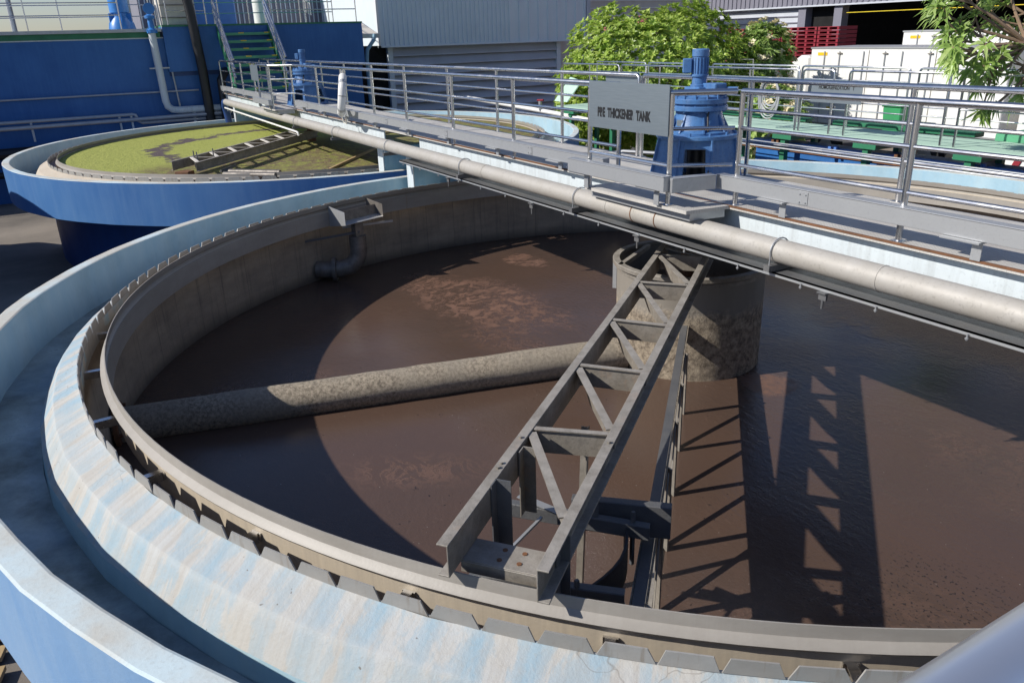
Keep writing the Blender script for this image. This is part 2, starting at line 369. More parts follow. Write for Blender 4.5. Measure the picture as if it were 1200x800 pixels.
M['stained'] = worn('stained wet steel', (.26, .235, .21), (.12, .105, .09), .45, .4, 8, .9, .2, speck=.4)
M['window'] = worn('dark glass', (.02, .025, .03), None, .1)
M['stripe'] = worn('yellow stripe', (.85, .55, .02), None, .45)
M['redlight'] = worn('red lens', (.6, .05, .02), None, .3)
M['algline'] = worn('scum edge', (.45, .32, .16), None, .8)

# ------------------------------------------------------------ mesh builder
class MB:
    def __init__(s): s.v = []; s.f = []; s.mi = []
    def add(s, vs, fs, mi=0):
        o = len(s.v); s.v += [Vector(p) for p in vs]; s.f += [tuple(i+o for i in f) for f in fs]; s.mi += [mi]*len(fs)
    def box(s, x0, x1, y0, y1, z0, z1, mi=0):
        s.add([(x0, y0, z0), (x1, y0, z0), (x1, y1, z0), (x0, y1, z0), (x0, y0, z1), (x1, y0, z1), (x1, y1, z1), (x0, y1, z1)],
              [(0, 3, 2, 1), (4, 5, 6, 7), (0, 1, 5, 4), (1, 2, 6, 5), (2, 3, 7, 6), (3, 0, 4, 7)], mi); return s
    def obox(s, c, dx, dy, dz, sx, sy, sz, mi=0):
        """box at c with axes dx,dy,dz and full sizes"""
        c = Vector(c); a = Vector(dx).normalized()*sx/2; b = Vector(dy).normalized()*sy/2; d = Vector(dz).normalized()*sz/2
        s.add([c-a-b-d, c+a-b-d, c+a+b-d, c-a+b-d, c-a-b+d, c+a-b+d, c+a+b+d, c-a+b+d],
              [(0, 3, 2, 1), (4, 5, 6, 7), (0, 1, 5, 4), (1, 2, 6, 5), (2, 3, 7, 6), (3, 0, 4, 7)], mi); return s
    def bar(s, p0, p1, w, h, up=(0, 0, 1), mi=0):
        p0 = Vector(p0); p1 = Vector(p1); d = (p1-p0); L = d.length; d.normalize(); u = Vector(up)
        side = d.cross(u)
        if side.length < 1e-4: side = d.cross(Vector((1, 0, 0)))
        side.normalize(); u = side.cross(d).normalized()
        return s.obox((p0+p1)/2, d, side, u, L, w, h, mi)
    def sect(s, p0, p1, prof, up=(0, 0, 1), mi=0):
        """extrude a closed (side,up) profile from p0 to p1"""
        p0 = Vector(p0); p1 = Vector(p1); d = (p1-p0).normalized(); u = Vector(up); side = d.cross(u).normalized(); u = side.cross(d).normalized()
        n = len(prof); vs = [p0+side*a+u*b for a, b in prof]+[p1+side*a+u*b for a, b in prof]
        fs = [(i, (i+1) % n, (i+1) % n+n, i+n) for i in range(n)]+[tuple(range(n-1, -1, -1)), tuple(range(n, 2*n))]
        s.add(vs, fs, mi); return s
    def tube(s, pts, r, n=10, cap=True, mi=0, rs=None):
        pts = [Vector(p) for p in pts]; rings = []; prev = None
        for i, p in enumerate(pts):
            a = pts[max(i-1, 0)]; b = pts[min(i+1, len(pts)-1)]; d = (b-a).normalized()
            if prev is None:
                u = d.cross(Vector((0, 0, 1)))
                if u.length < .05: u = d.cross(Vector((1, 0, 0)))
            else: u = prev-d*prev.dot(d)
            u.normalize(); prev = u; w = d.cross(u)
            rr = rs[i] if rs else r
            if 0 < i < len(pts)-1:
                c = (pts[i]-pts[i-1]).normalized().dot((pts[i+1]-pts[i]).normalized()); k = 1/max(.5, math.sqrt(max(0, (1+c)/2)))
            else: k = 1
            rings.append([p+(u*math.cos(2*PI*j/n)+w*math.sin(2*PI*j/n))*rr for j in range(n)])
        vs = [q for rg in rings for q in rg]; fs = []
        for i in range(len(pts)-1):
            for j in range(n): fs.append((i*n+j, i*n+(j+1) % n, (i+1)*n+(j+1) % n, (i+1)*n+j))
        if cap: fs += [tuple(range(n-1, -1, -1)), tuple(range((len(pts)-1)*n, len(pts)*n))]
        s.add(vs, fs, mi); return s
    def lathe(s, c, prof, n=24, axis=(0, 0, 1), closed=False, mi=0, mis=None, a0=0, a1=360, jit=None):
        c = Vector(c); ax = Vector(axis).normalized(); u = ax.orthogonal().normalized() if abs(ax.z) < .999 else Vector((1, 0, 0)); w = ax.cross(u)
        full = abs(a1-a0) >= 359.9; m = n if full else n+1; k = len(prof); vs = []
        for j in range(m):
            a = R(a0+(a1-a0)*j/n); q = jit[j % n] if jit else 0
            for (r, z) in prof: vs.append(c+(u*math.cos(a)+w*math.sin(a))*(r+q)+ax*z)
        for j in range(n):
            j2 = (j+1) % m
            for i in range(k if closed else k-1):
                i2 = (i+1) % k
                s.add([], []) if False else None
                o = len(s.v)
                s.f.append((o+j*k+i, o+j2*k+i, o+j2*k+i2, o+j*k+i2)); s.mi.append(mis[i] if mis else mi)
        s.v += vs; return s
    def prism(s, pts, d, mi=0):
        """closed polygon pts extruded by vector d"""
        pts = [Vector(p) for p in pts]; d = Vector(d); n = len(pts)
        s.add(pts+[p+d for p in pts], [tuple(range(n-1, -1, -1)), tuple(range(n, 2*n))]+[(i, (i+1) % n, (i+1) % n+n, i+n) for i in range(n)], mi); return s
    def build(s, name, mat, parent=None, smooth=30, bevel=0, loc=None):
        me = bpy.data.meshes.new(name)
        off = Vector(parent_loc(parent)) if parent else (Vector(loc) if loc else Vector((0, 0, 0)))
        me.from_pydata([tuple(p-off) for p in s.v], [], s.f); me.update()
        mats = mat if isinstance(mat, (list, tuple)) else [mat]
        for m in mats: me.materials.append(M[m] if isinstance(m, str) else m)
        for p, i in zip(me.polygons, s.mi): p.material_index = i
        bm = bmesh.new(); bm.from_mesh(me); bmesh.ops.recalc_face_normals(bm, faces=bm.faces); bm.to_mesh(me); bm.free()
        if smooth:
            for p in me.polygons: p.use_smooth = True
            me.set_sharp_from_angle(angle=R(smooth))
        o = bpy.data.objects.new(name, me); COL.objects.link(o)
        if parent: o.parent = parent
        elif loc: o.location = loc
        if bevel:
            b = o.modifiers.new('b', 'BEVEL'); b.width = bevel; b.segments = 1; b.limit_method = 'ANGLE'; b.angle_limit = R(40)
        return o
def parent_loc(p):
    l = Vector(p.location)
    while p.parent: p = p.parent; l = l+Vector(p.location)
    return l
def tag(o, label=None, cat=None, group=None, kind=None):
    if label: o['label'] = label
    if cat: o['category'] = cat
    if group: o['group'] = group
    if kind: o['kind'] = kind
    return o
def thing(name, label, cat, loc=(0, 0, 0), group=None):
    o = bpy.data.objects.new(name, None); o.empty_display_size = .1; o.location = loc; COL.objects.link(o)
    return tag(o, label, cat, group)

# ------------------------------------------------------------ measured layout (metres; tank centre at origin, bridge along X)
T1X = -14.55
DECK = .80
WATER = -1.21
GZ = -2.2

# ground -------------------------------------------------------
g = MB(); g.box(-160, 120, -120, 160, GZ-.3, GZ); tag(g.build('ground', 'concrete', smooth=0), kind='structure')
g = MB(); g.box(-60, 40, 14.5, 24.0, GZ+.004, GZ+.008); tag(g.build('road', 'asphalt', smooth=0), kind='structure')

# tanks --------------------------------------------------------
def tank(cx, name, label, paint, seed, jitter=.012, crest='crest'):
    rnd = random.Random(seed)
    t = thing(name, label, 'tank', (cx, 0, GZ+0.0))
    t.location = (cx, 0, 0)
    n = 96; jit = [rnd.uniform(-jitter, jitter)*.55 for _ in range(n)]
    # outer launder wall: cap / inner face / underside / outer face
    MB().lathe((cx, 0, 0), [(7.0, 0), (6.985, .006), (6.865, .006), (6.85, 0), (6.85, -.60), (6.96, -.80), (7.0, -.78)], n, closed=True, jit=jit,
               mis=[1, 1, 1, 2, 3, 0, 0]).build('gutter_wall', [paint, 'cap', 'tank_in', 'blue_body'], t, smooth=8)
    MB().lathe((cx, 0, 0), [(6.862, -.485), (6.47, -.525), (6.47, -.75), (6.862, -.75)], n, closed=True, jit=jit).build('gutter_floor', 'gutter', t, smooth=20)
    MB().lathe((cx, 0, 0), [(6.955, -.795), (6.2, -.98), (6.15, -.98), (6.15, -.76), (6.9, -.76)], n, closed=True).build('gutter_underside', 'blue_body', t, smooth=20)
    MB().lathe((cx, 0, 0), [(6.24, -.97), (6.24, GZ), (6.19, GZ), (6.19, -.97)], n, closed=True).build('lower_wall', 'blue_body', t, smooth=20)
    n2 = 75; jit2 = [rnd.uniform(-.012, .012) for _ in range(n2)]
    MB().lathe((cx, 0, 0), [(6.485, -.64), (6.455, -.385), (6.33, -.205), (6.125, -.118), (6.125, -.20), (6.20, -.64)], n2, closed=True, jit=jit2,
               mis=[1, 0, 0, 0, 0, 0]).build('weir_crest', [crest, 'tank_in'], t, smooth=14)
    MB().lathe((cx, 0, 0), [(6.13, -.20), (6.13, GZ+.3), (6.18, GZ+.3), (6.18, -.20)], 144, closed=True).build('inner_wall', 'innerwall', t, smooth=20)
    MB().lathe((cx, 0, 0), [(6.124, -.115), (6.118, -.115), (6.118, -.26), (6.124, -.26)], 150, closed=True).build('weir_strip', 'plate', t, smooth=20)
    # scum baffle with its swaged bead
    MB().lathe((cx, 0, 0), [(5.918, -.012), (5.925, -.012), (5.934, -.070), (5.962, -.092), (5.972, -.104), (5.964, -.118), (5.934, -.132), (5.930, -.35), (5.922, -.35),
                            (5.926, -.136), (5.956, -.120), (5.964, -.104), (5.955, -.094), (5.926, -.074)], 180, closed=True).build('scum_baffle', 'baffle', t, smooth=40)
    return t
def weir_teeth(t, cx, pitch, a_from, count, individually):
    def tooth(mb, a, k=0.):
        w0 = .2475/2; w1 = .182/2+k*.008; r0 = 6.127; r1 = 6.119
        rad = Vector((math.cos(a), math.sin(a), 0)); tan = Vector((-math.sin(a), math.cos(a), 0)); c = Vector((cx, 0, 0))
        h = -.045+k*.004
        P = [(-w0, -.118), (w0, -.118), (w1, h), (-w1, h)]
        mb.prism([c+rad*r1+tan*x+Vector((0, 0, z)) for x, z in P], rad*(r0-r1))
    for i in range(count):
        m = MB(); tooth(m, R(a_from+pitch*i), random.uniform(-1, 1)); m.build('weir_plate', 'plate', t, smooth=0)
    rest = MB(); total = int(round(360/pitch))
    for i in range(count, total): tooth(rest, R(a_from+pitch*i))
    if rest.v: o = rest.build('weir_plates', 'plate', t, smooth=0); o['kind'] = 'stuff'
tank2 = tank(0, 'settling_tank', 'large round tank of brown sludge with pale blue streaked rim under the walkway', 'tank_out', 3)
weir_teeth(tank2, 0, 2.4, -142.8, 100, True)
for i in range(36):
    a = R(-95+10*i+random.uniform(-.5, .5)); rad = Vector((math.cos(a), math.sin(a), 0)); tan = Vector((-math.sin(a), math.cos(a), 0))
    m = MB(); m.obox(rad*6.03+Vector((0, 0, -.185)), rad, tan, (0, 0, 1), .18, .05, .006); m.obox(rad*6.03+tan*.022+Vector((0, 0, -.215)), rad, tan, (0, 0, 1), .18, .006, .056)
    m.obox(rad*5.940+Vector((0, 0, -.21)), rad, tan, (0, 0, 1), .012, .07, .05)
    m.build('baffle_bracket', 'stainless', tank2, smooth=0)
MB().lathe((0, 0, 0), [(0.001, WATER), (3, WATER), (6.15, WATER)], 96).build('sludge_water', 'sludge', None, smooth=0)
tag(bpy.data.objects['sludge_water'], kind='structure')

tank1 = tank(T1X, 'algae_tank', 'round blue tank covered in yellow green algae, beyond the brown sludge tank', 'tank_out1', 5, crest='crest1')
rest = MB()
for i in range(120):
    a = R(3*i); rad = Vector((math.cos(a), math.sin(a), 0)); tan = Vector((-math.sin(a), math.cos(a), 0)); c = Vector((T1X, 0, 0))
    rest.prism([c+rad*6.119+tan*x+Vector((0, 0, z)) for x, z in ((-.155, -.118), (.155, -.118), (.115, -.045), (-.115, -.045))], rad*.008)
o = rest.build('weir_plates', 'plate', tank1, smooth=0); o['kind'] = 'stuff'
MB().lathe((T1X, 0, 0), [(0.001, -.125), (3, -.125), (5.93, -.125)], 96).build('algae_water', 'algae', None, smooth=0, loc=(T1X, 0, 0))
tag(bpy.data.objects['algae_water'], kind='structure')
MB().lathe((T1X, 0, 0), [(5.94, -.14), (6.12, -.14)], 96).build('channel_water', 'sludge', None, smooth=0)
tag(bpy.data.objects['channel_water'], kind='structure')

# support columns on the tank walls
def column(x, y, group, label, sx=.24, sy=.42, z0=.007):
    t = thing('bridge_pier', label, 'pier', (x, y, z0), group)
    MB().box(x-sx/2, x+sx/2, y-sy/2, y+sy/2, z0-.55, .42).build('shaft', 'white_beam', t, smooth=0, bevel=.008)
    MB().box(x-sx/2-.03, x+sx/2+.03, y-sy/2-.03, y+sy/2+.03, .421, .436).build('cap_plate', 'steel_dull', t, smooth=0)
    return t
for x in (-6.55, -7.95, -21.1, 6.7):
    # cross wall standing on the rim carries both beams
    lab = {-6.55: 'light blue pier on the near tank rim below the gap in the white beam', -7.95: 'light blue pier on the algae tank rim below the white beam',
           -21.1: 'light blue pier on the far side of the algae tank below the pipe end', 6.7: 'light blue pier on the near tank rim past the right end of the photo'}[x]
    t = thing('bridge_pier', lab, 'pier', (x, 0, 0), 'piers carrying the walkway')
    MB().box(x-.13, x+.13, -.58, .58, -.60, .425).build('pier_wall', 'lightblue', t, smooth=0, bevel=.01)
    MB().box(x-.133, x+.133, -.60, -.581, -.60, .425).build('pier_face', 'white_beam', t, smooth=0)

# bridge ------------------------------------------------------
def bridge(x0, x1, plat, name, label, xleft=None):
    t = thing(name, label, 'walkway', ((x0+x1)/2, 0, DECK))
    ybeam = .55
    MB().box(x0, x1, -.655, .69, DECK-.03, DECK).build('deck', 'deck', t, smooth=0)
    for sy, nm in ((-1, 0), (1, 0)):
        y = sy*ybeam
        m = MB(); m.box(x0+.05, x1-.05, y-.012, y+.012, .455, DECK-.045); m.box(x0+.05, x1-.05, y-.06, y+.06, .437, .455); m.box(x0+.05, x1-.05, y-.06, y+.06, DECK-.045, DECK-.031)
        m.build('beam', 'white_beam', t, smooth=0)
    # rusty edge angle below the near deck edge
    m = MB(); m.sect((x0, -.655, DECK), (x1, -.655, DECK), [(-.02, .003), (0.004, .003), (.004, -.012), (-.02, -.012)]); m.build('edge_trim', 'rust', t, smooth=0)
    if plat is not None:
        a, b = plat
        MB().prism([(a, -.662, DECK-.029), (a, -1.13, DECK-.029), (b, -1.13, DECK-.029), (b+.05, -.662, DECK-.029)], (0, 0, .032)).build('platform', 'deck', t, smooth=0)
        MB().prism([(a, -.662, DECK-.11), (a, -1.04, DECK-.11), (b-.05, -1.04, DECK-.11), (b, -.662, DECK-.11)], (0, 0, .078)).build('platform_frame', 'steel_dull', t, smooth=0)
    return t
bridge(-6.17, 14, (-.45, 1.13), 'walkway_bridge', 'white beamed walkway bridge with chequer plate deck across the brown tank')
bridge(-22.4, -7.7, (T1X-.45, T1X+1.13), 'walkway_bridge', 'narrow walkway bridge across the algae tank to the green stairs')
# landing piece that carries the deck over the gap
tag(MB().box(-7.698, -6.172, -.655, .69, DECK-.03, DECK).build('deck_plate', 'deck', None, smooth=0), 'grey deck plate over the dark gap between the two white beams', 'deck plate')

# railings ---------------------------------------------------
RT, RM, RL = 1.80, 1.49, 1.165
def railing(path, posts, name, label, group, zt=RT, zm=(RM, RL), base=DECK, r=.027, rm=.018, ends=(False, False), loc=None, mat='stainless', extra_posts=(), pr=.024):
    loc = loc or (path[0][0], path[0][1], base)
    t = thing(name, label, 'railing', loc, group)
    P = [Vector((x, y, 0)) for x, y in path]
    def lift(z): return [p+Vector((0, 0, z)) for p in P]
    top = lift(zt)
    if ends[0]: top = [P[0]+Vector((0, 0, zt-.12)), P[0]+Vector((0, 0, zt-.03)), P[0]+(P[1]-P[0]).normalized()*.03+Vector((0, 0, zt))]+top[1:]
    if ends[1]: top = top[:-1]+[P[-1]+(P[-2]-P[-1]).normalized()*.03+Vector((0, 0, zt)), P[-1]+Vector((0, 0, zt-.03)), P[-1]+Vector((0, 0, zt-.12))]
    MB().tube(top, r, 14).build('top_rail', mat, t)
    for z in zm: MB().tube(lift(z), rm, 10).build('mid_rail', mat, t)
    for (x, y) in posts:
        m = MB(); m.tube([(x, y, base), (x, y, zt-.01)], pr, 12); m.box(x-.045, x+.045, y-.045, y+.045, base, base+.008); m.build('post', mat, t)
    return t
YN, YF = -.60, .64
GR = 'stainless railings along the walkway'
railing([(1.19, YN), (14, YN)], [(1.19, YN)]+[(1.19+1.67*i, YN) for i in range(1, 8)], 'guard_railing', 'near right stainless railing running from the blue drive to the photo edge', GR)
railing([(-.42, -1.09), (.83, -1.09), (1.14, YN-.02)], [(-.42, -1.09), (.83, -1.09)], 'guard_railing', 'short stainless railing bent round the drive platform behind the PRE THICKENER TANK sign', GR, base=DECK+.004)
lp = [(-.50-.0, -.64)]
nl = [-2.78, -4.6, -6.4, -7.95, -9.7, -11.4]
railing([(-13.2, -.64), (-.50, -.64)], [(x, -.64) for x in nl]+[(-.52, -.64)], 'guard_railing', 'long near side stainless railing between the sign and the far drive, holding the life ring', GR, ends=(False, True))
railing([(T1X-.42, -1.09), (T1X+.83, -1.09), (-13.22, -.64)], [(T1X-.42, -1.09), (T1X+.83, -1.09), (-13.3, -.68)], 'guard_railing', 'small railing bent round the far drive platform over the algae tank', GR, base=DECK+.004)
railing([(-22.2, -.64), (T1X-.50, -.64)], [(x, -.64) for x in (-22.15, -20.6, -19.0, -17.4, -15.8)], 'guard_railing', 'near side railing at the foot of the green stairs', GR)
railing([(-1.72, YF), (14, YF)], [(-1.72, YF)]+[(.1+1.87*i, YF) for i in range(0, 8)], 'guard_railing', 'far side stainless railing running right behind the blue drive', GR, ends=(True, False))
railing([(-22.2, YF), (-1.80, YF)], [(x, YF) for x in (-1.80, -3.57, -5.54, -7.44, -9.5, -11.4, -13.3, -15.2, -17.1, -19.0, -20.9, -22.1)], 'guard_railing', 'far side stainless railing from the green stairs to the gap by the drive', GR, ends=(False, True))

# cable trunking
def trunk(path, feet, label, z0=.94, z1=1.065, d=.09):
    t = thing('cable_trunking', label, 'trunking', (path[0][0], path[0][1], z0), 'grey trunking along the walkway')
    for i in range(len(path)-1):
        a, b = Vector((*path[i], 0)), Vector((*path[i+1], 0)); zz = (z0+z1)/2
        m = MB(); m.bar(a+Vector((0, 0, zz)), b+Vector((0, 0, zz)), d, z1-z0); m.bar(a+Vector((0, 0, z1+.004)), b+Vector((0, 0, z1+.004)), d+.014, .007); m.build('duct', 'steel_dull', t, smooth=0, bevel=.003)
    for (x, y) in feet:
        m = MB(); m.box(x-.035, x+.035, y-.005, y+.001, DECK+.002, z0-.001); m.box(x-.035, x-.029, y-.001, y+.06, DECK+.002, z0-.001); m.box(x-.24, x+.04, y-.06, y+.07, z0-.016, z0-.002); m.build('foot', 'steel_dull', t, smooth=0)
    # joint straps with bolt heads
    a, b = path[0], path[-1]
    if abs(a[0]-b[0]) > 3:
        x = a[0]+1.0
        while x < b[0]-.5:
            y = a[1]-d/2
            m = MB(); m.box(x-.05, x+.05, y-.006, y-.001, z0+.01, z1-.01)
            for dx in (-.03, .03):
                for dz in (.03, .095): m.tube([(x+dx, y-.015, z0+dz), (x+dx, y-.006, z0+dz)], .007, 6)
            m.build('joint_strap', 'steel_dull', t, smooth=0); x += 2.45
    return t
trunk([(1.02, -.64), (14, -.64)], [(1.8+1.68*i, -.66) for i in range(7)], 'grey trunking along the walkway edge right of the blue drive')
trunk([(-.62, -1.19), (.93, -1.19)], [(-.38, -1.16), (.75, -1.16)], 'grey trunking in front of the drive platform under the sign', .955, 1.085)
trunk([(.935, -1.17), (1.02, -.72)], [], 'short grey trunking linking the platform piece to the right hand run', .945, 1.07)
trunk([(-13.0, -.70), (-.66, -.70)], [(-12.4+1.55*i, -.72) for i in range(8)], 'grey trunking along the near side between the two drives', .90, 1.02)
trunk([(-15.2, -1.19), (-13.55, -1.19)], [(-14.9, -1.16), (-13.8, -1.16)], 'grey trunking round the far drive platform', .90, 1.02)
trunk([(-22.0, -.70), (-15.1, -.70)], [(-21.5+1.55*i, -.72) for i in range(4)], 'grey trunking between the far drive and the stairs', .90, 1.02)

# big pipe slung beside the bridge
t = thing('sludge_pipe', 'long pale steel pipe slung along the near side of the walkway', 'pipe', (-3, -.92, .6))
MB().tube([(x, -.92, .60) for x in (-20.55, -14, -6, -3.3)]+[(1.2, -.92, .60), (14, -.92, .60)], .098, 24).build('pipe_run', 'pipe', t)
MB().tube([(-20.5, -.92, .60), (-20.75, -.92, .58), (-20.95, -.90, .45), (-21.0, -.85, .2), (-21.05, -.8, -.3)], .105, 20).build('elbow', 'blue_body', t)
for x in (-18.6, -12.0, -9.1, -3.05, -.25, .18, .55, 3.0):
    MB().tube([(x-.006, -.92, .60), (x+.006, -.92, .60)], .1015, 24).build('weld_seam', 'rust' if x in (.18, .55) else 'pipe', t)
for i in range(-5, 5):
    x = 2.04+2.87*i
    m = MB()
    pts = [(x, -.92+.112*math.cos(R(a)), .60+.112*math.sin(R(a))) for a in range(-20, 201, 20)]
    m.tube([(x, -.808, .44)]+pts+[(x, -1.032, .44)], .006, 6)
    m.build('u_bolt', 'steel_dull', t)
    m = MB(); m.box(x-.03, x+.03, -1.06, -.61, .448, .498); m.build('support_arm', 'rake_dark', t, smooth=0)
t = thing('thin_pipe', 'thinner pale pipe between the big pipe and the white beam', 'pipe', (0, -.74, .6))
MB().tube([(.95, -.755, .575), (14, -.755, .575)], .045, 14).build('pipe_run', 'pipe', t)
for x in (2.35, 5.2, 8.1): MB().tube([(x-.01, -.755, .575), (x+.01, -.755, .575)], .05, 14).build('band', 'steel_dull', t)
t = thing('thin_pipe', 'thin pale pipe beside the white beam left of the drive platform', 'pipe', (-3, -.74, .6))
MB().tube([(-7.6, -.755, .575), (-.5, -.755, .575)], .04, 14).build('pipe_run', 'pipe', t)
# light angle rail bolted below the pipe
t = thing('support_rail', 'thin steel angle with bolts hanging below the long pipe', 'support rail', (0, -.98, .42))
def angle_rail(x0, x1): return MB().sect((x0, -1.0, .44), (x1, -1.0, .44), [(0, 0), (-.005, 0), (-.005, -.03), (-.035, -.03), (-.035, -.035), (0, -.035)])
angle_rail(-6.0, 14).build('angle', 'steel_dull', t, smooth=0)
m = MB(); m.box(-6, 14, -1.0, -.62, .425, .440); m.build('tray', 'rake_dark', t, smooth=0)
for i in range(28):
    x = -5.8+.68*i; m = MB(); m.tube([(x, -1.012, .375), (x, -1.012, .42)], .006, 6); m.tube([(x, -1.012, .383), (x, -1.012, .393)], .012, 6); m.build('bolt', 'steel_dull', t, smooth=0)
for x in (2.58, -1.75, -4.1, .3):
    m = MB(); m.box(x-.04, x+.04, -1.04, -.96, .395, .405); m.box(x-.035, x+.035, -1.02, -1.0, .34, .40); m.tube([(x, -1.01, .27), (x, -1.01, .36)], .010, 6); m.build('clamp', 'rake_dark', t, smooth=0)
t = thing('drip_pipe', 'thin white pipe hanging with nozzles over the algae tank', 'pipe', (-14, -1.0, .4))
MB().tube([(-20.4, -1.0, .44), (-12.2, -1.0, .38), (-12.1, -1.0, .36), (-12.08, -1.0, .30)], .022, 8).build('pipe_run', 'white', t)
for i in range(16): x = -20+.5*i; MB().tube([(x, -1.0, .36), (x, -1.0, .41)], .012, 6).build('nozzle', 'steel_dull', t)

# drives -----------------------------------------------------
def ngon(cx, cy, r, n, rot): return [(cx+r*math.cos(R(rot)+2*PI*i/n), cy+r*math.sin(R(rot)+2*PI*i/n)) for i in range(n)]
def drive(cx, label):
    t = thing('gear_drive', label, 'drive', (cx, 0, DECK), 'blue thickener drives')
    n = 8; rot = 22.5; z0, z1 = DECK+.004, 1.27; b0 = ngon(cx, 0, .50, n, rot); b1 = ngon(cx, 0, .405, n, rot)
    m = MB()
    for i in range(n):
        a, b = Vector((*b0[i], z0)), Vector((*b0[(i+1) % n], z0)); c, d = Vector((*b1[(i+1) % n], z1)), Vector((*b1[i], z1))
        ctr = Vector((cx, 0, 0))
        def q(u, v): return (a*(1-u)+b*u)*(1-v)+(d*(1-u)+c*u)*v
        if i % 2 == 0:
            g = [q(0, 0), q(1, 0), q(1, 1), q(0, 1)]; h = [q(.17, .12), q(.83, .12), q(.83, .80), q(.17, .80)]
            inn = [p+(Vector((cx, 0, p.z))-p)*.07 for p in h]
            m.add(g+h+inn, [(0, 1, 5, 4), (1, 2, 6, 5), (2, 3, 7, 6), (3, 0, 4, 7), (4, 5, 9, 8), (5, 6, 10, 9), (6, 7, 11, 10), (7, 4, 8, 11)])
        else: m.add([q(0, 0), q(1, 0), q(1, 1), q(0, 1)], [(0, 1, 2, 3)])
        # corner rib
        e0 = Vector((*b0[i], z0)); e1 = Vector((*b1[i], z1)); out = (e0-Vector((cx, 0, z0))).normalized()
        m.bar(e0+out*.01, e1+out*.01, .022, .03, up=out)
    m.lathe((cx, 0, 0), [(.535, z0), (.535, z0+.022), (.40, z0+.022)], 8, a0=rot, a1=rot+360)
    m.build('base_frame', 'blue_drive', t, smooth=0, bevel=.004)
    MB().lathe((cx, 0, 0), [(.0, 1.262), (.425, 1.262), (.43, 1.27), (.43, 1.30), (.425, 1.305), (.0, 1.305)], 32).build('base_flange', 'blue_drive', t)
    MB().tube([(cx, 0, DECK+.03), (cx, 0, 1.26)], .10, 16).build('shaft_housing', 'black', t)
    MB().lathe((cx, 0, 0), [(0, 1.305), (.33, 1.305), (.33, 1.325), (.285, 1.345), (.27, 1.40), (.245, 1.47), (.235, 1.53), (.27, 1.535), (.27, 1.54)], 32).build('gear_case', 'blue_drive', t)
    for k in range(8):
        a = 2*PI*k/8+.2; u = Vector((math.cos(a), math.sin(a), 0)); w = Vector((-math.sin(a), math.cos(a), 0)); c = Vector((cx, 0, 0))
        m = MB(); m.prism([c+u*.27+Vector((0, 0, 1.325)), c+u*.335+Vector((0, 0, 1.325)), c+u*.24+Vector((0, 0, 1.50))], w*.016); m.build('case_rib', 'blue_drive', t, smooth=0)
    for z in (1.535, 1.605):
        MB().lathe((cx, 0, 0), [(0, z), (.285, z), (.29, z+.006), (.29, z+.044), (.285, z+.05), (0, z+.05)], 36).build('flange', 'blue_drive', t)
    MB().lathe((cx, 0, 0), [(.262, 1.585), (.262, 1.606)], 32).build('spacer', 'blue_drive', t)
    MB().lathe((cx, 0, 0), [(.262, 1.655), (.262, 1.675), (.22, 1.69), (0, 1.69)], 32).build('cover', 'blue_drive', t)
    for k in range(14):
        a = 2*PI*k/14; x, y = cx+.262*math.cos(a), .262*math.sin(a)
        m = MB()
        m.tube([(x, y, 1.52), (x, y, 1.70)], .012, 6); m.build('bolt', 'blue_drive', t, smooth=0)
    for k in range(12):
        a = 2*PI*k/12+.1; x, y = cx+.385*math.cos(a), .385*math.sin(a); MB().tube([(x, y, 1.305), (x, y, 1.335)], .014, 6).build('bolt', 'blue_drive', t, smooth=0)
    # inspection boss on the case
    d = Vector((.2, -1, 0)).normalized(); c = Vector((cx-.12, -.2, 1.42)); MB().tube([c, c+d*.10], .05, 16).build('side_port', 'blue_drive', t)
    MB().obox((cx+.02, -.272, 1.42), (1, 0, 0), (0, 1, 0), (0, 0, 1), .09, .004, .06).build('name_plate', 'sign', t, smooth=0)
    # worm box and motor
    MB().box(cx-.13, cx+.10, -.11, .11, 1.69, 1.765).build('worm_box', 'blue_drive', t, smooth=0, bevel=.012)
    MB().box(cx+.03, cx+.24, -.02, .14, 1.685, 1.80).build('torque_box', 'blue_drive', t, smooth=0, bevel=.010)
    MB().tube([(cx+.10, .08, 1.735), (cx+.33, .20, 1.735)], .03, 10).build('side_shaft', 'blue_drive', t)
    m = MB(); m.lathe((cx-.02, 0, 0), [(0, 1.765), (.09, 1.765), (.09, 1.785), (.075, 1.79), (.075, 1.86), (.092, 1.865), (.092, 1.885), (.078, 1.89), (.078, 2.055), (.086, 2.06), (.086, 2.12), (.078, 2.13), (0, 2.13)], 24); m.build('motor', 'blue_drive', t)
    for k in range(18):
        a = 2*PI*k/18; u = Vector((math.cos(a), math.sin(a), 0)); MB().obox(Vector((cx-.02, 0, 1.97))+u*.081, u, (-u.y, u.x, 0), (0, 0, 1), .012, .004, .155).build('cooling_fin', 'blue_drive', t, smooth=0)
    d = Vector((-.45, -.55, 0)).normalized(); c = Vector((cx-.02, 0, 1.97))+d*.13
    MB().obox(c, d, (-d.y, d.x, 0), (0, 0, 1), .09, .12, .14).build('terminal_box', 'blue_drive', t, smooth=0, bevel=.008)
    MB().tube([(cx+.20, -.02, 1.66), (cx+.24, -.10, 1.5), (cx+.28, -.12, 1.3), (cx+.36, -.18, 1.1), (cx+.44, -.22, .83)], .010, 6).build('cable', 'rubber', t)
    return t
drive(0, 'blue gear drive with vertical motor beside the PRE THICKENER TANK sign')
drive(T1X, 'distant blue gear drive over the algae tank in front of the blue wall')
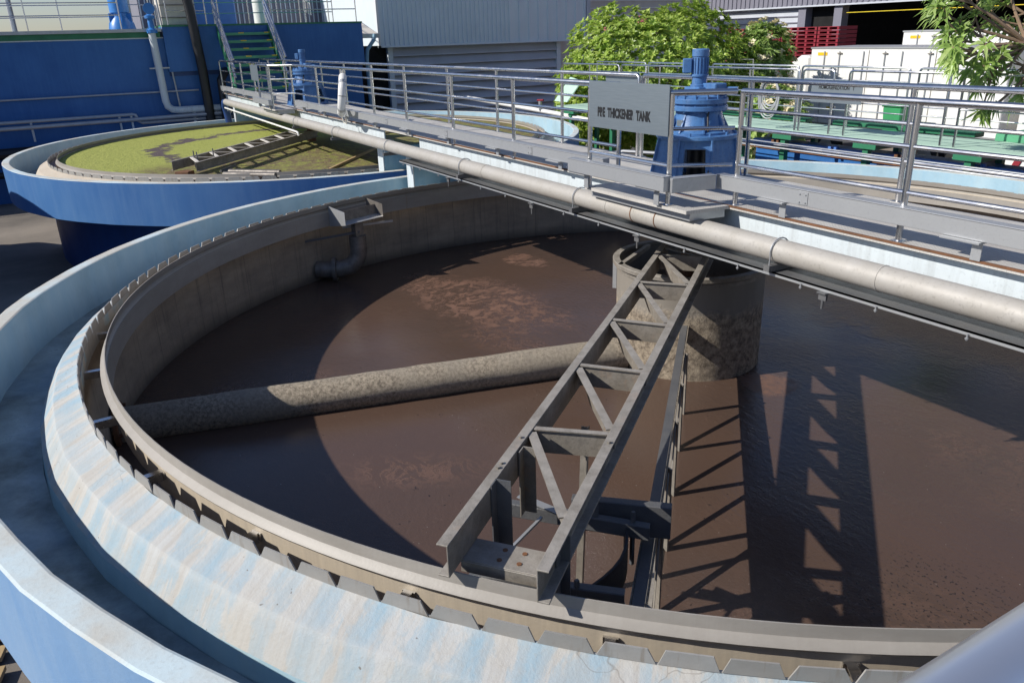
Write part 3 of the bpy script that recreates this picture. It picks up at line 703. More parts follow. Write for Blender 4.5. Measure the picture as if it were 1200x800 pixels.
# drive shaft going down into the feedwell
def shaft(cx, zb, label):
    t = thing('drive_shaft', label, 'shaft', (cx, 0, zb)); MB().tube([(cx, 0, zb), (cx, 0, DECK-.031)], .11, 18).build('column', 'rust', t); MB().lathe((cx, 0, 0), [(0, .08), (.19, .08), (.19, .14), (0, .14)], 18).build('collar', 'rake', t)
    return t
shaft(0, -1.6, 'rust brown centre shaft standing inside the feedwell below the walkway')
shaft(T1X, -.3, 'dark centre shaft of the algae tank below the walkway')

# signs ------------------------------------------------------
def text_part(txt, size, center, xdir, updir, parent, mat='letter', bold=.0, sx=1., name='lettering', spacing=1., wspace=1.):
    cu = bpy.data.curves.new(name, 'FONT'); cu.body = txt; cu.size = size; cu.align_x = 'CENTER'; cu.align_y = 'CENTER'; cu.offset = bold; cu.extrude = .0012; cu.space_character = spacing; cu.space_word = wspace
    o = bpy.data.objects.new('tmp', cu); COL.objects.link(o)
    dg = bpy.context.evaluated_depsgraph_get(); me = bpy.data.meshes.new_from_object(o.evaluated_get(dg)); bpy.data.objects.remove(o)
    X = Vector(xdir).normalized(); U = Vector(updir).normalized(); N = X.cross(U); c = Vector(center)-parent_loc(parent)
    for v in me.vertices: p = v.co.copy(); v.co = c+X*p.x*sx+U*p.y+N*p.z
    me.materials.clear(); me.materials.append(M[mat]); r = bpy.data.objects.new(name, me); COL.objects.link(r); r.parent = parent; return r
t = thing('name_sign', 'grey metal sign reading PRE THICKENER TANK hung on the platform railing', 'sign', (.22, -1.125, 1.45))
m = MB(); m.box(-.385, .835, -1.130, -1.122, 1.425, 1.862); m.build('panel', 'sign', t, smooth=0)
m = MB(); m.box(-.385, .835, -1.127, -1.105, 1.862, 1.867); m.build('folded_edge', 'sign', t, smooth=0)
text_part('PRE  THICKENER  TANK', .118, (.175, -1.1315, 1.575), (1, 0, 0), (0, 0, 1), t, bold=.0065, sx=.62, spacing=1.04)
# stencil bridges cut across the letters
t = thing('rail_sign', 'grey blank plate on the far railing seen behind the PRE THICKENER TANK sign', 'sign', (-1.9, YF, 1.5))
MB().box(-2.55, -1.75, YF+.03, YF+.036, 1.42, 1.79).build('panel', 'sign', t, smooth=0)
t = thing('rail_sign', 'small grey plate on the railing by the foot of the green stairs', 'sign', (T1X-.1, -1.12, 1.4))
MB().box(T1X-.95, T1X-.15, -1.13, -1.124, 1.42, 1.80).build('panel', 'sign', t, smooth=0)

# life ring ---------------------------------------------------
t = thing('life_ring', 'white life ring hanging on the walkway railing above the algae tank', 'life ring', (-9.0, -.80, 1.3))
m = MB(); C = Vector((-8.95, -.90, 1.33)); HD = Vector((math.cos(R(-18)), math.sin(R(-18)), 0)); ring = []
for k in range(28):
    a = 2*PI*k/28; ring.append(C+HD*.28*math.cos(a)+Vector((0, .05*math.sin(a), .33*math.sin(a))))
ring.append(ring[0]); m.tube(ring, .075, 12, cap=False); m.build('ring', 'lifering', t)
for k in range(4):
    a = PI/4+PI/2*k; p = C+HD*.28*math.cos(a)+Vector((0, .05*math.sin(a), .33*math.sin(a))); d = HD*-math.sin(a)+Vector((0, 0, math.cos(a))); MB().tube([p-d*.03, p+d*.03], .078, 12).build('band', 'steel_dull', t)
m = MB(); m.tube([(-9.1, -.78, 1.78), (-9.15, -.80, 1.6), (-9.25, -.83, 1.45), (-9.35, -.84, 1.2), (-9.3, -.84, .95), (-9.2, -.84, .80), (-9.05, -.83, .78), (-9.05, -.83, .95)], .012, 6); m.build('rope', 'rope', t)

# feedwell ---------------------------------------------------
t = thing('feedwell', 'encrusted round feedwell drum standing in the centre of the brown sludge', 'feedwell', (0, 0, WATER))
MB().lathe((0, 0, 0), [(.815, -1.5), (.815, -.10), (.80, -.10), (.80, -1.5)], 64, closed=True).build('drum', 'feed', t)
MB().lathe((0, 0, 0), [(.80, -.10), (.86, -.10), (.865, -.095), (.865, -.055), (.86, -.05), (.79, -.05), (.79, -.09)], 64, closed=True).build('rim_flange', 'rake', t)
MB().lathe((0, 0, 0), [(.825, -.12), (.825, -.16), (.818, -.16), (.818, -.12)], 64, closed=True).build('band', 'rake', t)
a = R(-148); u = Vector((math.cos(a), math.sin(a), 0)); w = Vector((-u.y, u.x, 0))
for k, dz in ((-.30, 0), (.16, 0)):
    MB().obox(u*.835+w*k+Vector((0, 0, -.30)), u, w, (0, 0, 1), .05, .015, .34).build('inlet_flange', 'steel_dull', t, smooth=0, bevel=.003)
MB().obox(u*.825+w*-.07+Vector((0, 0, -.30)), u, w, (0, 0, 1), .02, .42, .30).build('inlet_plate', 'crustpipe', t, smooth=0)
MB().obox(u*.62+w*.1+Vector((0, 0, -.075)), w, u, (0, 0, 1), .95, .05, .05).build('cross_bar', 'rake', t, smooth=0)

# inlet pipe
t = thing('inlet_pipe', 'thick crusted pipe lying across the sludge from wall to feedwell', 'pipe', (-.5, -4, -1.05))
p0 = Vector((-1.42, -5.96, -1.10)); p1 = Vector((-.16, -.80, -1.08))
d_ = (p1-p0).normalized(); pts = [p0+d_*(p1-p0).length*k/30 for k in range(31)]
m = MB(); m.tube(pts, .18, 26, rs=[.185+random.uniform(-.004, .004) for _ in pts]); m.build('pipe_run', 'crustpipe', t)
MB().tube([p0+d_*.03, p0+d_*.07], .245, 24).build('flange', 'rust', t)
for k in range(8):
    a = 2*PI*k/8; s_ = d_.cross(Vector((0, 0, 1))); q = p0+d_*.05+(s_*math.cos(a)+Vector((0, 0, 1))*math.sin(a))*.218; MB().tube([q-d_*.03, q+d_*.05], .018, 6).build('bolt', 'rust', t, smooth=0)

# upper truss arm ----------------------------------------------
def arm(center, ang, zt, smax, label, nodes, mats=('rake', 'rake'), nA=-.215, nB=.235):
    cx = center; d = Vector((math.cos(ang), math.sin(ang), 0)); nn = Vector((-d.y, d.x, 0)); c = Vector((cx, 0, 0))
    t = thing('skimmer_arm', label, 'skimmer arm', (cx, 0, zt))
    def P(s, n, z): return c+d*s+nn*n+Vector((0, 0, z))
    # channel chords: web outside, flanges top and bottom
    for n_, sg, e in ((nA, -1, smax[0]), (nB, 1, smax[1])):
        k = -sg; f = .058; h = .175      # sect(): +side is -n, so k points outwards
        prof = [(0, 0), (k*f, 0), (k*f, -.009), (k*.008, -.009), (k*.008, -h+.009), (k*f, -h+.009), (k*f, -h), (0, -h)]
        MB().sect(P(.30, n_, zt), P(e, n_, zt), prof).build('chord', mats[0], t, smooth=0, bevel=.002)
    return t, P, d, nn
AZ = .19; ANG = R(-50.35)
nA, nB = -.205, .225
t, P, d, nn = arm(0, ANG, AZ, (6.0, 6.03), 'grey steel truss arm reaching from under the walkway to the baffle', None, nA=nA, nB=nB)
nodesA = [.82, 1.81, 2.86, 3.82, 4.80]; nodesB = [.81, 1.80, 2.88, 3.82, 4.74, 5.67]
for sA, sB in zip(nodesA, nodesB[:5]):
    m = MB(); a = P(sA, nA+.002, AZ-.088); b = P(sB, nB-.002, AZ-.088); m.bar(a, b, .008, .150); m.bar(a+Vector((0, 0, .079)), b+Vector((0, 0, .079)), .040, .008)
    m.build('cross_plate', 'rake', t, smooth=0)
for sA, sB in zip(nodesA, nodesB[1:]):
    a = P(sA+.05, nA+.004, AZ-.012); b = P(sB-.06, nB-.004, AZ-.012)
    m = MB(); m.bar(a, b, .052, .008)
    dd = (b-a).normalized(); side = dd.cross(Vector((0, 0, 1))).normalized()*-.027
    m.prism([a+side+Vector((0, 0, -.005)), b+side+Vector((0, 0, -.005)), b+side+Vector((0, 0, -.13)), b+side+(a-b)*.30+Vector((0, 0, -.15)), a+side+(b-a)*.30+Vector((0, 0, -.15)), a+side+Vector((0, 0, -.06))], side.normalized()*-.006)
    m.build('diagonal', 'rake', t, smooth=0)
m = MB(); m.bar(P(.55, nA+.01, AZ-.01), P(.78, nB-.01, AZ-.01), .06, .01); m.build('diagonal', 'rake', t, smooth=0)
# hangers near the outer end and the skimmer gear below
t2 = t
def angle_post(s, n, z0, z1, a=.075, k=1):
    m = MB(); c = P(s, n, 0); m.obox(P(s, n, (z0+z1)/2), d, nn, (0, 0, 1), .007, a, z1-z0); m.obox(P(s+.035*k, n+(a/2-.0035)*(-1), (z0+z1)/2), d, nn, (0, 0, 1), .07, .007, z1-z0)
    return m
angle_post(5.42, nA+.045, -.22, AZ+.012, .085).build('hanger', 'rake_dark', t2, smooth=0)
angle_post(5.02, nA+.045, -.24, AZ-.01, .075).build('hanger', 'rake', t2, smooth=0)
angle_post(5.72, nB+.035, -.20, AZ-.03, .05).build('hanger', 'rake_dark', t2, smooth=0)
m = MB(); m.obox(P(5.76, 0.0, AZ-.185), d, nn, (0, 0, 1), .18, .43, .010)
m.obox(P(5.85, 0.0, AZ-.215), d, nn, (0, 0, 1), .010, .43, .06); m.build('bolting_plate', 'rake', t2, smooth=0, bevel=.002)
for s_, n_ in ((5.72, -.04), (5.80, -.04), (5.72, .06), (5.80, .06)): MB().tube([P(s_, n_, AZ-.181), P(s_, n_, AZ-.176)], .013, 8).build('bolt_hole', 'rust', t2, smooth=0)
t = thing('scum_skimmer', 'dark steel skimmer frame with rubber blade hanging below the outer end of the arm', 'skimmer', tuple(P(5.3, .1, -.3)))
def chan(s, n0, n1, z, h=.10, w=.05):
    m = MB(); a = P(s, n0, z); b = P(s, n1, z); m.bar(a, b, .006, h); m.bar(a+Vector((0, 0, h/2))-d*(w/2), b+Vector((0, 0, h/2))-d*(w/2), w, .006); m.bar(a-Vector((0, 0, h/2))-d*(w/2), b-Vector((0, 0, h/2))-d*(w/2), w, .006); return m
def chan2(a, b, h, w):
    m = MB(); dd = (b-a).normalized(); q = dd.cross(Vector((0, 0, 1))).normalized()
    if q.dot(d) > 0: q = -q
    m.bar(a, b, .006, h); m.bar(a+Vector((0, 0, h/2))+q*(w/2), b+Vector((0, 0, h/2))+q*(w/2), w, .006); m.bar(a-Vector((0, 0, h/2))+q*(w/2), b-Vector((0, 0, h/2))+q*(w/2), w, .006); return m
chan2(P(4.93, -.34, -.32), P(4.86, .50, -.36), .085, .05).build('cross_channel', 'rake_dark', t, smooth=0, bevel=.002)
chan2(P(4.80, .02, -.36), P(4.72, .60, -.36), .21, .055).build('outer_channel', 'rake_dark', t, smooth=0, bevel=.002)
chan2(P(5.60, -.30, -.33), P(5.50, .50, -.33), .085, .05).build('cross_channel', 'rake_dark', t, smooth=0, bevel=.002)
m = MB(); m.bar(P(5.0, -.10, -.28), P(5.45, -.22, -.32), .016, .016); m.bar(P(4.88, -.28, -.24), P(4.95, -.0, -.26), .05, .006); m.build('tie_rod', 'steel_dull', t, smooth=0)
cur = [P(4.80+.66*k/8, .34+.10*math.sin(PI*k/8)-.10*k/8, -.42-.05*k/8) for k in range(9)]
m = MB(); vs = []
for q in cur: vs += [q+Vector((0, 0, .09)), q-Vector((0, 0, .12)), q-Vector((0, 0, .12))+nn*.016, q+Vector((0, 0, .09))+nn*.016]
fs = []
for k in range(8):
    for j in range(4): fs.append((k*4+j, k*4+(j+1) % 4, (k+1)*4+(j+1) % 4, (k+1)*4+j))
fs += [(0, 1, 2, 3), (35, 34, 33, 32)]; m.add(vs, fs); m.build('rubber_blade', 'rubber', t, smooth=50)
for (s_, n_) in ((4.84, .40), (5.52, .26), (5.50, .05)): MB().bar(P(s_, n_, -.24), P(s_, n_, -.60), .02, .02).build('hanger_rod', 'rake_dark', t, smooth=0)
MB().bar(P(4.86, .18, -.02), P(4.86, .18, -.30), .03, .03).build('hanger_bar', 'rake_dark', t, smooth=0)
for s_, n_ in ((5.25, nA-.03), (5.30, nA-.03), (4.95, nA-.03), (4.86, nB+.03)):
    MB().tube([P(s_, n_, AZ), P(s_, n_, AZ+.012)], .011, 6).build('bolt_head', 'rake', t2, smooth=0)
# support leg strut seen through the truss
t = thing('strut', 'thin dark vertical strut standing in the sludge below the truss arm', 'strut', tuple(P(4.55, .08, WATER)))
m = MB(); m.bar(P(4.50, -.02, WATER-.05), P(4.36, -.02, AZ-.19), .045, .008); m.bar(P(4.50, .002, WATER-.05), P(4.36, .002, AZ-.19), .008, .045); m.build('angle_leg', 'rake', t, smooth=0)

# submerged rake truss, seen edge-on -----------------------------
RA = R(-44.6); rd = Vector((math.cos(RA), math.sin(RA), 0)); rn = Vector((-rd.y, rd.x, 0))
t = thing('rake_truss', 'narrow upright lattice rake seen end on, running from the feedwell to the baffle', 'rake', (0, 0, WATER))
def Q(s, n, z): return rd*s+rn*n+Vector((0, 0, z))
ZT = -.62
def zt_(s_): return -.585+.018*s_
def chord_band(s0_, s1_, h0, h1):
    m = MB(); o = []
    for s_, h in ((s0_, h0), (s1_, h1)):
        z_ = zt_(s_); o += [Q(s_, -.035, z_), Q(s_, .032, z_), Q(s_, .032, z_-.008), Q(s_, -.026, z_-.008), Q(s_, -.026, z_-h), Q(s_, -.035, z_-h)]
    m.add(o, [(i, (i+1) % 6, (i+1) % 6+6, i+6) for i in range(6)]+[(5, 4, 3, 2, 1, 0), (6, 7, 8, 9, 10, 11)]); return m
chord_band(.80, 5.75, .14, .15).build('top_chord', 'rake_dark', t, smooth=0)
MB().bar(Q(.80, .040, zt_(.8)-.02), Q(5.75, .040, zt_(5.75)-.02), .012, .03).build('edge_strip', 'crustpipe', t, smooth=0)
MB().bar(Q(4.35, -.043, zt_(4.35)-.02), Q(5.75, -.043, zt_(5.75)-.02), .010, .03).build('edge_strip', 'crustpipe', t, smooth=0)
m = MB(); m.sect(Q(.80, -.01, WATER+.03), Q(5.75, -.01, WATER+.03), [(-.03, 0), (.03, 0), (.03, -.08), (-.03, -.08)]); m.build('bottom_chord', 'rake', t, smooth=0)
s0 = 1.60
for k in range(6):
    s_ = s0+.745*k
    MB().bar(Q(s_, .055, WATER-.02), Q(s_, .055, zt_(s_)-.01), .012, .055).build('upright', 'rake', t, smooth=0)
    MB().bar(Q(s_+.70, .055, WATER+.01), Q(s_+.03, .055, zt_(s_)-.04), .010, .05).build('web_brace', 'rake', t, smooth=0)

# scum box on the tank wall --------------------------------------
a = R(-159); u = Vector((math.cos(a), math.sin(a), 0)); w = Vector((-u.y, u.x, 0))     # u outwards, w tangent
def S(uu, ww, z): return u*uu+w*ww+Vector((0, 0, z))
t = thing('scum_box', 'small stainless scum box fixed to the far wall of the brown tank', 'scum box', tuple(S(5.7, 0, -.2)))
for ww, mt_ in ((-.38, 'stained'), (.38, 'steel_dull')):
    m = MB(); m.prism([S(5.90, ww, -.04), S(5.52, ww, -.10), S(5.52, ww, -.30), S(5.90, ww, -.36)], w*.006); m.build('side_plate', mt_, t, smooth=0)
m = MB(); m.prism([S(5.52, -.38, -.30), S(5.52, .38, -.30), S(5.66, .38, -.27), S(5.66, -.38, -.27)], (0, 0, .006)); m.build('beach_plate', 'steel_dull', t, smooth=0)
m = MB(); m.prism([S(5.66, -.38, -.27), S(5.66, .38, -.27), S(5.70, .38, -.12), S(5.70, -.38, -.12)], u*.006); m.build('back_plate', 'stained', t, smooth=0)
m = MB(); m.obox(S(5.60, .1, -.42), u, w, (0, 0, 1), .10, .16, .24); m.build('outlet_box', 'stained', t, smooth=0)
MB().bar(S(5.5, -.55, -.40), S(5.9, .15, -.42), .03, .03).build('bracket', 'steel_dull', t, smooth=0)
MB().bar(S(5.55, .12, -.45), S(6.1, -.42, -.85), .03, .03).build('brace', 'rake_dark', t, smooth=0)
MB().bar(S(5.55, .12, -.45), S(6.1, .75, -.55), .03, .03).build('brace', 'rake_dark', t, smooth=0)
MB().tube([S(5.62, .10, -.52), S(5.62, .10, -.78), S(5.64, .14, -.90), S(5.70, .22, -.99), S(5.80, .32, -1.03), S(5.95, .46, -1.04), S(6.10, .56, -1.04)], .135, 18).build('drain_pipe', 'stained', t)
MB().tube([S(5.86, .38, -1.04), S(5.90, .42, -1.04)], .19, 18).build('pipe_flange', 'stained', t)

# algae tank arm -------------------------------------------------
ANG1 = R(-41.5)
t, P1, d1, n1 = arm(T1X, ANG1, .20, (5.72, 5.80), 'rusty truss arm lying over the yellow green algae', None, nA=-.26, nB=.30)
for k in range(7):
    s_ = .7+.72*k
    MB().bar(P1(s_, -.25, .185), P1(s_, .29, .185), .06, .012).build('cross_plate', 'rake', t, smooth=0)
    MB().bar(P1(s_+.05, -.25, .19), P1(s_+.68, .29, .19), .07, .012).build('diagonal', 'beige', t, smooth=0)
for s_, n_ in ((5.2, -.1), (4.9, .15), (5.4, .1)): MB().tube([P1(s_, n_, .0), P1(s_, n_, .34)], .012, 6).build('threaded_rod', 'rake_dark', t)
MB().obox(P1(5.72, -.02, -.03), d1, n1, (0, 0, 1), .22, .30, .10).build('wheel_block', 'rust', t, smooth=0, bevel=.01)
c = Vector((T1X, 0, 0))
t = thing('scum_skimmer', 'dark skimmer frame on the algae under the rusty arm', 'skimmer', tuple(P1(5.1, .7, -.1)))
MB().bar(P1(5.0, .35, -.09), P1(5.05, 1.0, -.09), .16, .05).build('blade', 'rake_dark', t, smooth=0)
MB().bar(P1(4.4, .32, -.08), P1(5.1, .40, -.08), .02, .06).build('side_bar', 'rake_dark', t, smooth=0)
for k, (dz, lab) in enumerate(((0, 'upper of two short grey pipes lying at the algae tank rim'), (1, 'lower of two short grey pipes lying at the algae tank rim'))):
    base = Vector((-9.75+.32*k*0, -2.1-.0, -.02)); q0 = Vector((-10.05+.28*dz, -3.0-.16*dz, -.05)); q1 = Vector((-9.25+.28*dz, -2.2-.16*dz, -.05))
    m = MB().tube([q0, q1], .055, 14).build('short_pipe', 'stained', None); tag(m, lab, 'pipe')
# scum lines on the algae: thin timber boards
for (x0, y0, x1, y1, lab) in ((-15.8, 3.9, -13.9, 1.0, 'long thin board floating on the algae left of the shaft'), (-12.4, 1.2, -9.3, -1.2, 'thin board floating on the brown algae right of the shaft')):
    tag(MB().bar((x0, y0, -.10), (x1, y1, -.10), .05, .05).build('scum_board', 'algline', None, smooth=0), lab, 'board')

# foreground railing and walkway where one stands ----------------
t = railing([(6.208, -8.5), (6.208, -.75)], [(6.208, -8.4), (6.208, -3.0), (6.208, -.8)], 'guard_railing', 'blurred thick steel handrail crossing the bottom right corner', GR, zt=1.938, zm=(), base=DECK+.005, r=.028, mat='handrail')
tag(MB().box(6.26, 7.4, -12, -.668, DECK-.03, DECK+.004).build('side_walkway', 'deck', None, smooth=0), 'chequer plate side walkway just outside the right of the photo', 'walkway')

# ------------------------------------------------------------ background
# deep blue rectangular tank behind the stairs
t = thing('rectangular_tank', 'deep blue rectangular concrete tank wall filling the upper left', 'tank', (-23, 0, GZ))
MB().box(-28, -23, -24, -2.12, GZ, 2.54).build('left_wall', 'deepblue', t, smooth=0)
MB().box(-28, -22.97, -24, -2.12, 2.54, 2.575).build('coping', 'white_beam', t, smooth=0)
MB().box(-28, -23.02, -2.118, 4.55, GZ, 1.36).build('right_wall', 'deepblue', t, smooth=0)
MB().box(-28, -23.02, -2.118, 4.60, 1.362, 1.50).build('recess_shade', 'blue_body', t, smooth=0)  # dark of the overhang above, put in as a darker blue strip
MB().box(-28, -22.86, -2.118, 4.65, 1.502, 2.88).build('upper_wall', 'deepblue', t, smooth=0)
MB().box(-28, -22.84, -2.118, 4.67, 2.882, 2.935).build('edge_trim', 'green_dark', t, smooth=0)
t = thing('rooftop_walkway', 'grey walkway on green beams along the top of the blue wall', 'walkway', (-23.3, -12, 2.6))
MB().box(-24.2, -22.95, -24, -2.2, 2.578, 2.74).build('beam', 'green_dark', t, smooth=0)
MB().box(-24.3, -22.85, -24, -2.15, 2.742, 2.84).build('deck', 'steel_dull', t, smooth=0)
def simple_rail(p0, p1, zb, n, name, label, zs=(1.1, .78, .42), r=.022, mat='stainless', group=None):
    t = thing(name, label, 'railing', (p0[0], p0[1], zb), group); a = Vector((p0[0], p0[1], zb)); b = Vector((p1[0], p1[1], zb))
    for k, z in enumerate(zs): MB().tube([a+Vector((0, 0, z)), b+Vector((0, 0, z))], r if k == 0 else r*.75, 8).build('top_rail' if k == 0 else 'mid_rail', mat, t)
    for i in range(n+1):
        q = a+(b-a)*i/n; MB().tube([q, q+Vector((0, 0, zs[0]))], r*.9, 8).build('post', mat, t)
    return t
simple_rail((-22.95, -24), (-22.95, -3.3), 2.84, 8, 'guard_railing', 'near railing on top of the blue wall at the far left', group='railings on the blue tank')
simple_rail((-24.6, -24), (-24.6, -2.2), 2.84, 8, 'guard_railing', 'back railing on top of the blue wall at the far left', group='railings on the blue tank')
simple_rail((-22.95, 1.45), (-22.95, 4.5), 2.935, 3, 'guard_railing', 'railing on the blue wall right of the green stairs', group='railings on the blue tank')
simple_rail((-25.6, -1.9), (-25.6, 4.5), 2.935, 6, 'guard_railing', 'railing behind the head of the green stairs', group='railings on the blue tank')
simple_rail((-22.95, -1.9), (-22.95, -.7), 2.935, 1, 'guard_railing', 'short railing left of the green stairs on the blue wall', group='railings on the blue tank')
simple_rail((-22.9, 2.6), (-27.5, 4.2), 3.3, 3, 'guard_railing', 'sloping stair railing behind the blue wall', group='railings on the blue tank')
# stainless ladder cage things at the wall top
t = thing('valve_stand', 'bright blue valve standing at the top of the pale wall pipe', 'valve', (-22.7, -2.45, 2.7))
MB().lathe((-22.7, -2.45, 0), [(0, 2.70), (.16, 2.70), (.16, 2.80), (.10, 2.86), (.08, 3.1), (.16, 3.14), (.16, 3.22), (.07, 3.26), (.07, 3.5), (0, 3.5)], 20).build('valve_body', 'blue_valve', t)
MB().tube([(-22.55, -2.45, 3.42), (-22.52, -2.45, 3.42)], .17, 20).build('hand_wheel', 'blue_valve', t)
t = thing('pump_motor', 'blue motor behind the railing beside the bright blue valve', 'motor', (-24.3, -4.4, 2.84))
MB().lathe((-24.3, -3.15, 0), [(0, 2.86), (.42, 2.86), (.38, 3.05), (.24, 3.25), (.24, 3.35), (.30, 3.37), (.30, 4.2), (0, 4.25)], 24).build('motor_body', 'blue_valve', t)
for k in range(6):
    MB().obox(Vector((-24.3+.28*math.cos(k), -3.15+.28*math.sin(k), 3.15)), (math.cos(k), math.sin(k), 0), (-math.sin(k), math.cos(k), 0), (0, 0, 1), .18, .03, .40).build('rib', 'blue_valve', t, smooth=0)
t = thing('vent_cabinet', 'grey louvred cabinet on the blue wall beside the black pipe', 'cabinet', (-23.6, -1.6, 2.94))
MB().box(-24.2, -23.2, -2.05, -.95, 2.938, 4.6).build('cabinet_body', 'beige', t, smooth=0, bevel=.02)
for k in range(4): MB().box(-23.199, -23.17, -2.05, -.95, 3.15+.38*k, 3.18+.38*k).build('panel_joint', 'rake', t, smooth=0)
# pipes on the wall
t = thing('wall_pipe', 'pale grey pipe dropping down the blue wall and turning right', 'pipe', (-22.75, -2.4, 1.5))
MB().tube([(-22.72, -2.47, 2.72), (-22.72, -2.44, 1.5), (-22.72, -2.42, .62), (-22.72, -2.38, .44), (-22.72, -2.25, .33), (-22.72, -2.05, .30), (-22.72, -.4, .30)], .115, 16).build('pipe_run', 'white_beam', t)
MB().box(-22.85, -22.70, -2.72, -2.12, 1.62, 1.66).build('pipe_clip', 'steel_dull', t, smooth=0)
for y in (-1.6, -1.1): MB().tube([(-22.72, y, -.2), (-22.72, y, .2)], .06, 8).build('pipe_leg', 'white_beam', t)
t = thing('drain_pipe', 'fat black pipe leaning down the blue wall beside the stairs', 'pipe', (-22.7, -1.1, 1))
MB().tube([(-22.62, -1.42, 5.2), (-22.62, -1.22, 3.4), (-22.62, -1.12, 1.5), (-22.62, -1.1, -.6)], .155, 16).build('pipe_run', 'black', t)
t = thing('drain_pipe', 'black bent pipe beside the foot of the green stairs', 'pipe', (-22.6, -.6, 0))
MB().tube([(-22.9, -.35, 1.45), (-22.6, -.45, 1.40), (-22.5, -.6, 1.2), (-22.5, -.62, -.6)], .14, 14).build('pipe_run', 'black', t)
t = thing('conduit', 'thin vertical conduit on the blue wall between the pale and black pipes', 'conduit', (-22.9, -2.0, 1.5))
MB().tube([(-22.9, -2.15, 3.9), (-22.9, -2.1, 2.8), (-22.9, -1.98, .4)], .028, 8).build('conduit_run', 'steel_dull', t)
def hpipe(y0, y1, z0, z1, r, label, mat='steel_dull', x=-22.9, name='wall_pipe'):
    t = thing(name, label, 'pipe', (x, (y0+y1)/2, z0)); MB().tube([(x, y0, z0), (x, y1, z1)], r, 10).build('pipe_run', mat, t); return t
hpipe(-24, -1.3, .90, .90, .030, 'thin grey pipe crossing the blue wall at mid height')
t = thing('wall_pipe', 'upper of two pale pipes low on the blue wall, stepping down', 'pipe', (-22.7, -8, .2))
MB().tube([(-22.7, -24, .22), (-22.7, -3.5, .26), (-22.7, -3.42, .24), (-22.7, -3.35, .05), (-22.7, -3.25, -.02), (-22.7, .3, -.02)], .055, 10).build('pipe_run', 'steel_dull', t)
t = hpipe(-24, .3, -.03, .13, .065, 'lower of two pale pipes low on the blue wall', x=-22.6)
for y in (-6.4, -3.9, -3.55):
    MB().box(-22.75, -22.65, y-.03, y+.03, -.35, .22).build('pipe_clip', 'steel_dull', t, smooth=0)
hpipe(-24, -1.5, -.72, -.62, .17, 'black pipe low on the blue wall behind the algae tank', 'black', -22.6)
hpipe(-24, -1.5, -1.3, -1.25, .10, 'lower black pipe near the ground behind the algae tank', 'black', -22.5)
# big pipe drum at far left
t = thing('pipe_drum', 'big grey blue pipe end with flange cut by the left photo edge', 'pipe', (-15, -8.0, -.6))
MB().tube([(-16.6, -9.2, -.98), (-15.0, -8.2, -.80)], .62, 28).build('barrel', 'blue_body', t)
MB().tube([(-15.0, -8.2, -.80), (-14.88, -8.12, -.79)], .70, 28).build('flange', 'steel_dull', t)

# green stairs
t = thing('green_stairs', 'green steel stairs with yellow nosings climbing the blue wall', 'stairs', (-22.2, .4, DECK))
SX0, SX1, SZ0, SZ1 = -21.2, -23.0, .95, 2.90
for y in (-.42, 1.27):
    m = MB(); m.bar((SX0+.25, y, SZ0-.25), (SX1, y, SZ1-.05), .03, .26); m.build('stringer', 'green_dark', t, smooth=0)
for k in range(9):
    f = k/8; x = SX0+(SX1-SX0)*f; z = SZ0+(SZ1-SZ0)*f
    MB().box(x-.13, x+.10, -.40, 1.25, z-.02, z).build('tread', 'green_dark', t, smooth=0)
    MB().box(x+.101, x+.108, -.40, 1.25, z-.085, z).build('nosing', 'green_nose', t, smooth=0)
    for y in (.22, 1.08): MB().box(x+.02, x+.112, y, y+.18, z-.03, z+.004).build('yellow_mark', 'yellow', t, smooth=0)
for y, lab in ((-.42, 'left'), (1.27, 'right')):
    for dz in (1.0, .72, .45): MB().tube([(SX0+.25, y, SZ0-.1+dz), (SX1-.1, y, SZ1+dz)], .034, 8).build('handrail', 'stainless', t)
    for f in (0, .5, 1): x = SX0+(SX1-SX0)*f; z = SZ0+(SZ1-SZ0)*f; MB().tube([(x, y, z-.1), (x, y, z+.95)], .022, 8).build('handrail_post', 'stainless', t)

# corrugated grey building with louvred shutters
t = thing('clad_building', 'grey corrugated building overhanging louvred walls behind the railing', 'building', (-26, 11, GZ))
m = MB(); y = 6.5; k = 0; pts = []
while y < 16.9:
    w_ = .42; pts += [(y, 0), (y+.02, .07), (y+.06, .07), (y+.08, 0)]; y += w_*.5 if y < 12.5 else w_*1.2
for i in range(len(pts)-1): m.add([(-26+pts[i][1], pts[i][0], 2.05), (-26+pts[i+1][1], pts[i+1][0], 2.05), (-26+pts[i+1][1], pts[i+1][0], 6), (-26+pts[i][1], pts[i][0], 6)], [(0, 1, 2, 3)])
m.build('cladding', 'greypanel', t, smooth=0)
MB().box(-33, -26.01, 6.46, 16.93, 2.06, 6).build('upper_storey', 'greypanel', t, smooth=0)
MB().box(-26.02, -25.93, 6.42, 6.52, 1.98, 6).build('corner_trim', 'white', t, smooth=0)
MB().box(-26.02, -25.93, 16.75, 16.95, 2.05, 6).build('corner_trim', 'louvre', t, smooth=0)
MB().box(-26.05, -25.93, 6.42, 16.95, 1.98, 2.055).build('sill_trim', 'greypanel', t, smooth=0)
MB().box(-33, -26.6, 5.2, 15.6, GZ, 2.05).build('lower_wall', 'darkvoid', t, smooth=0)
for y in (6.95, 15.35): MB().box(-26.55, -26.35, y, y+.22, GZ, 2.05).build('door_jamb', 'greypanel', t, smooth=0)
for k in range(11):
    z = 1.95-.38*k
    m = MB(); m.prism([(-26.58, 7.17, z), (-26.36, 7.17, z-.34), (-26.36, 7.17, z-.30), (-26.56, 7.17, z+.02)], (0, 8.18, 0)); m.build('louvre_blade', 'louvre', t, smooth=0)
t = thing('lean_to_roof', 'small pale roof edge between the blue wall and the grey building', 'roof', (-25, 5.3, 2.5))
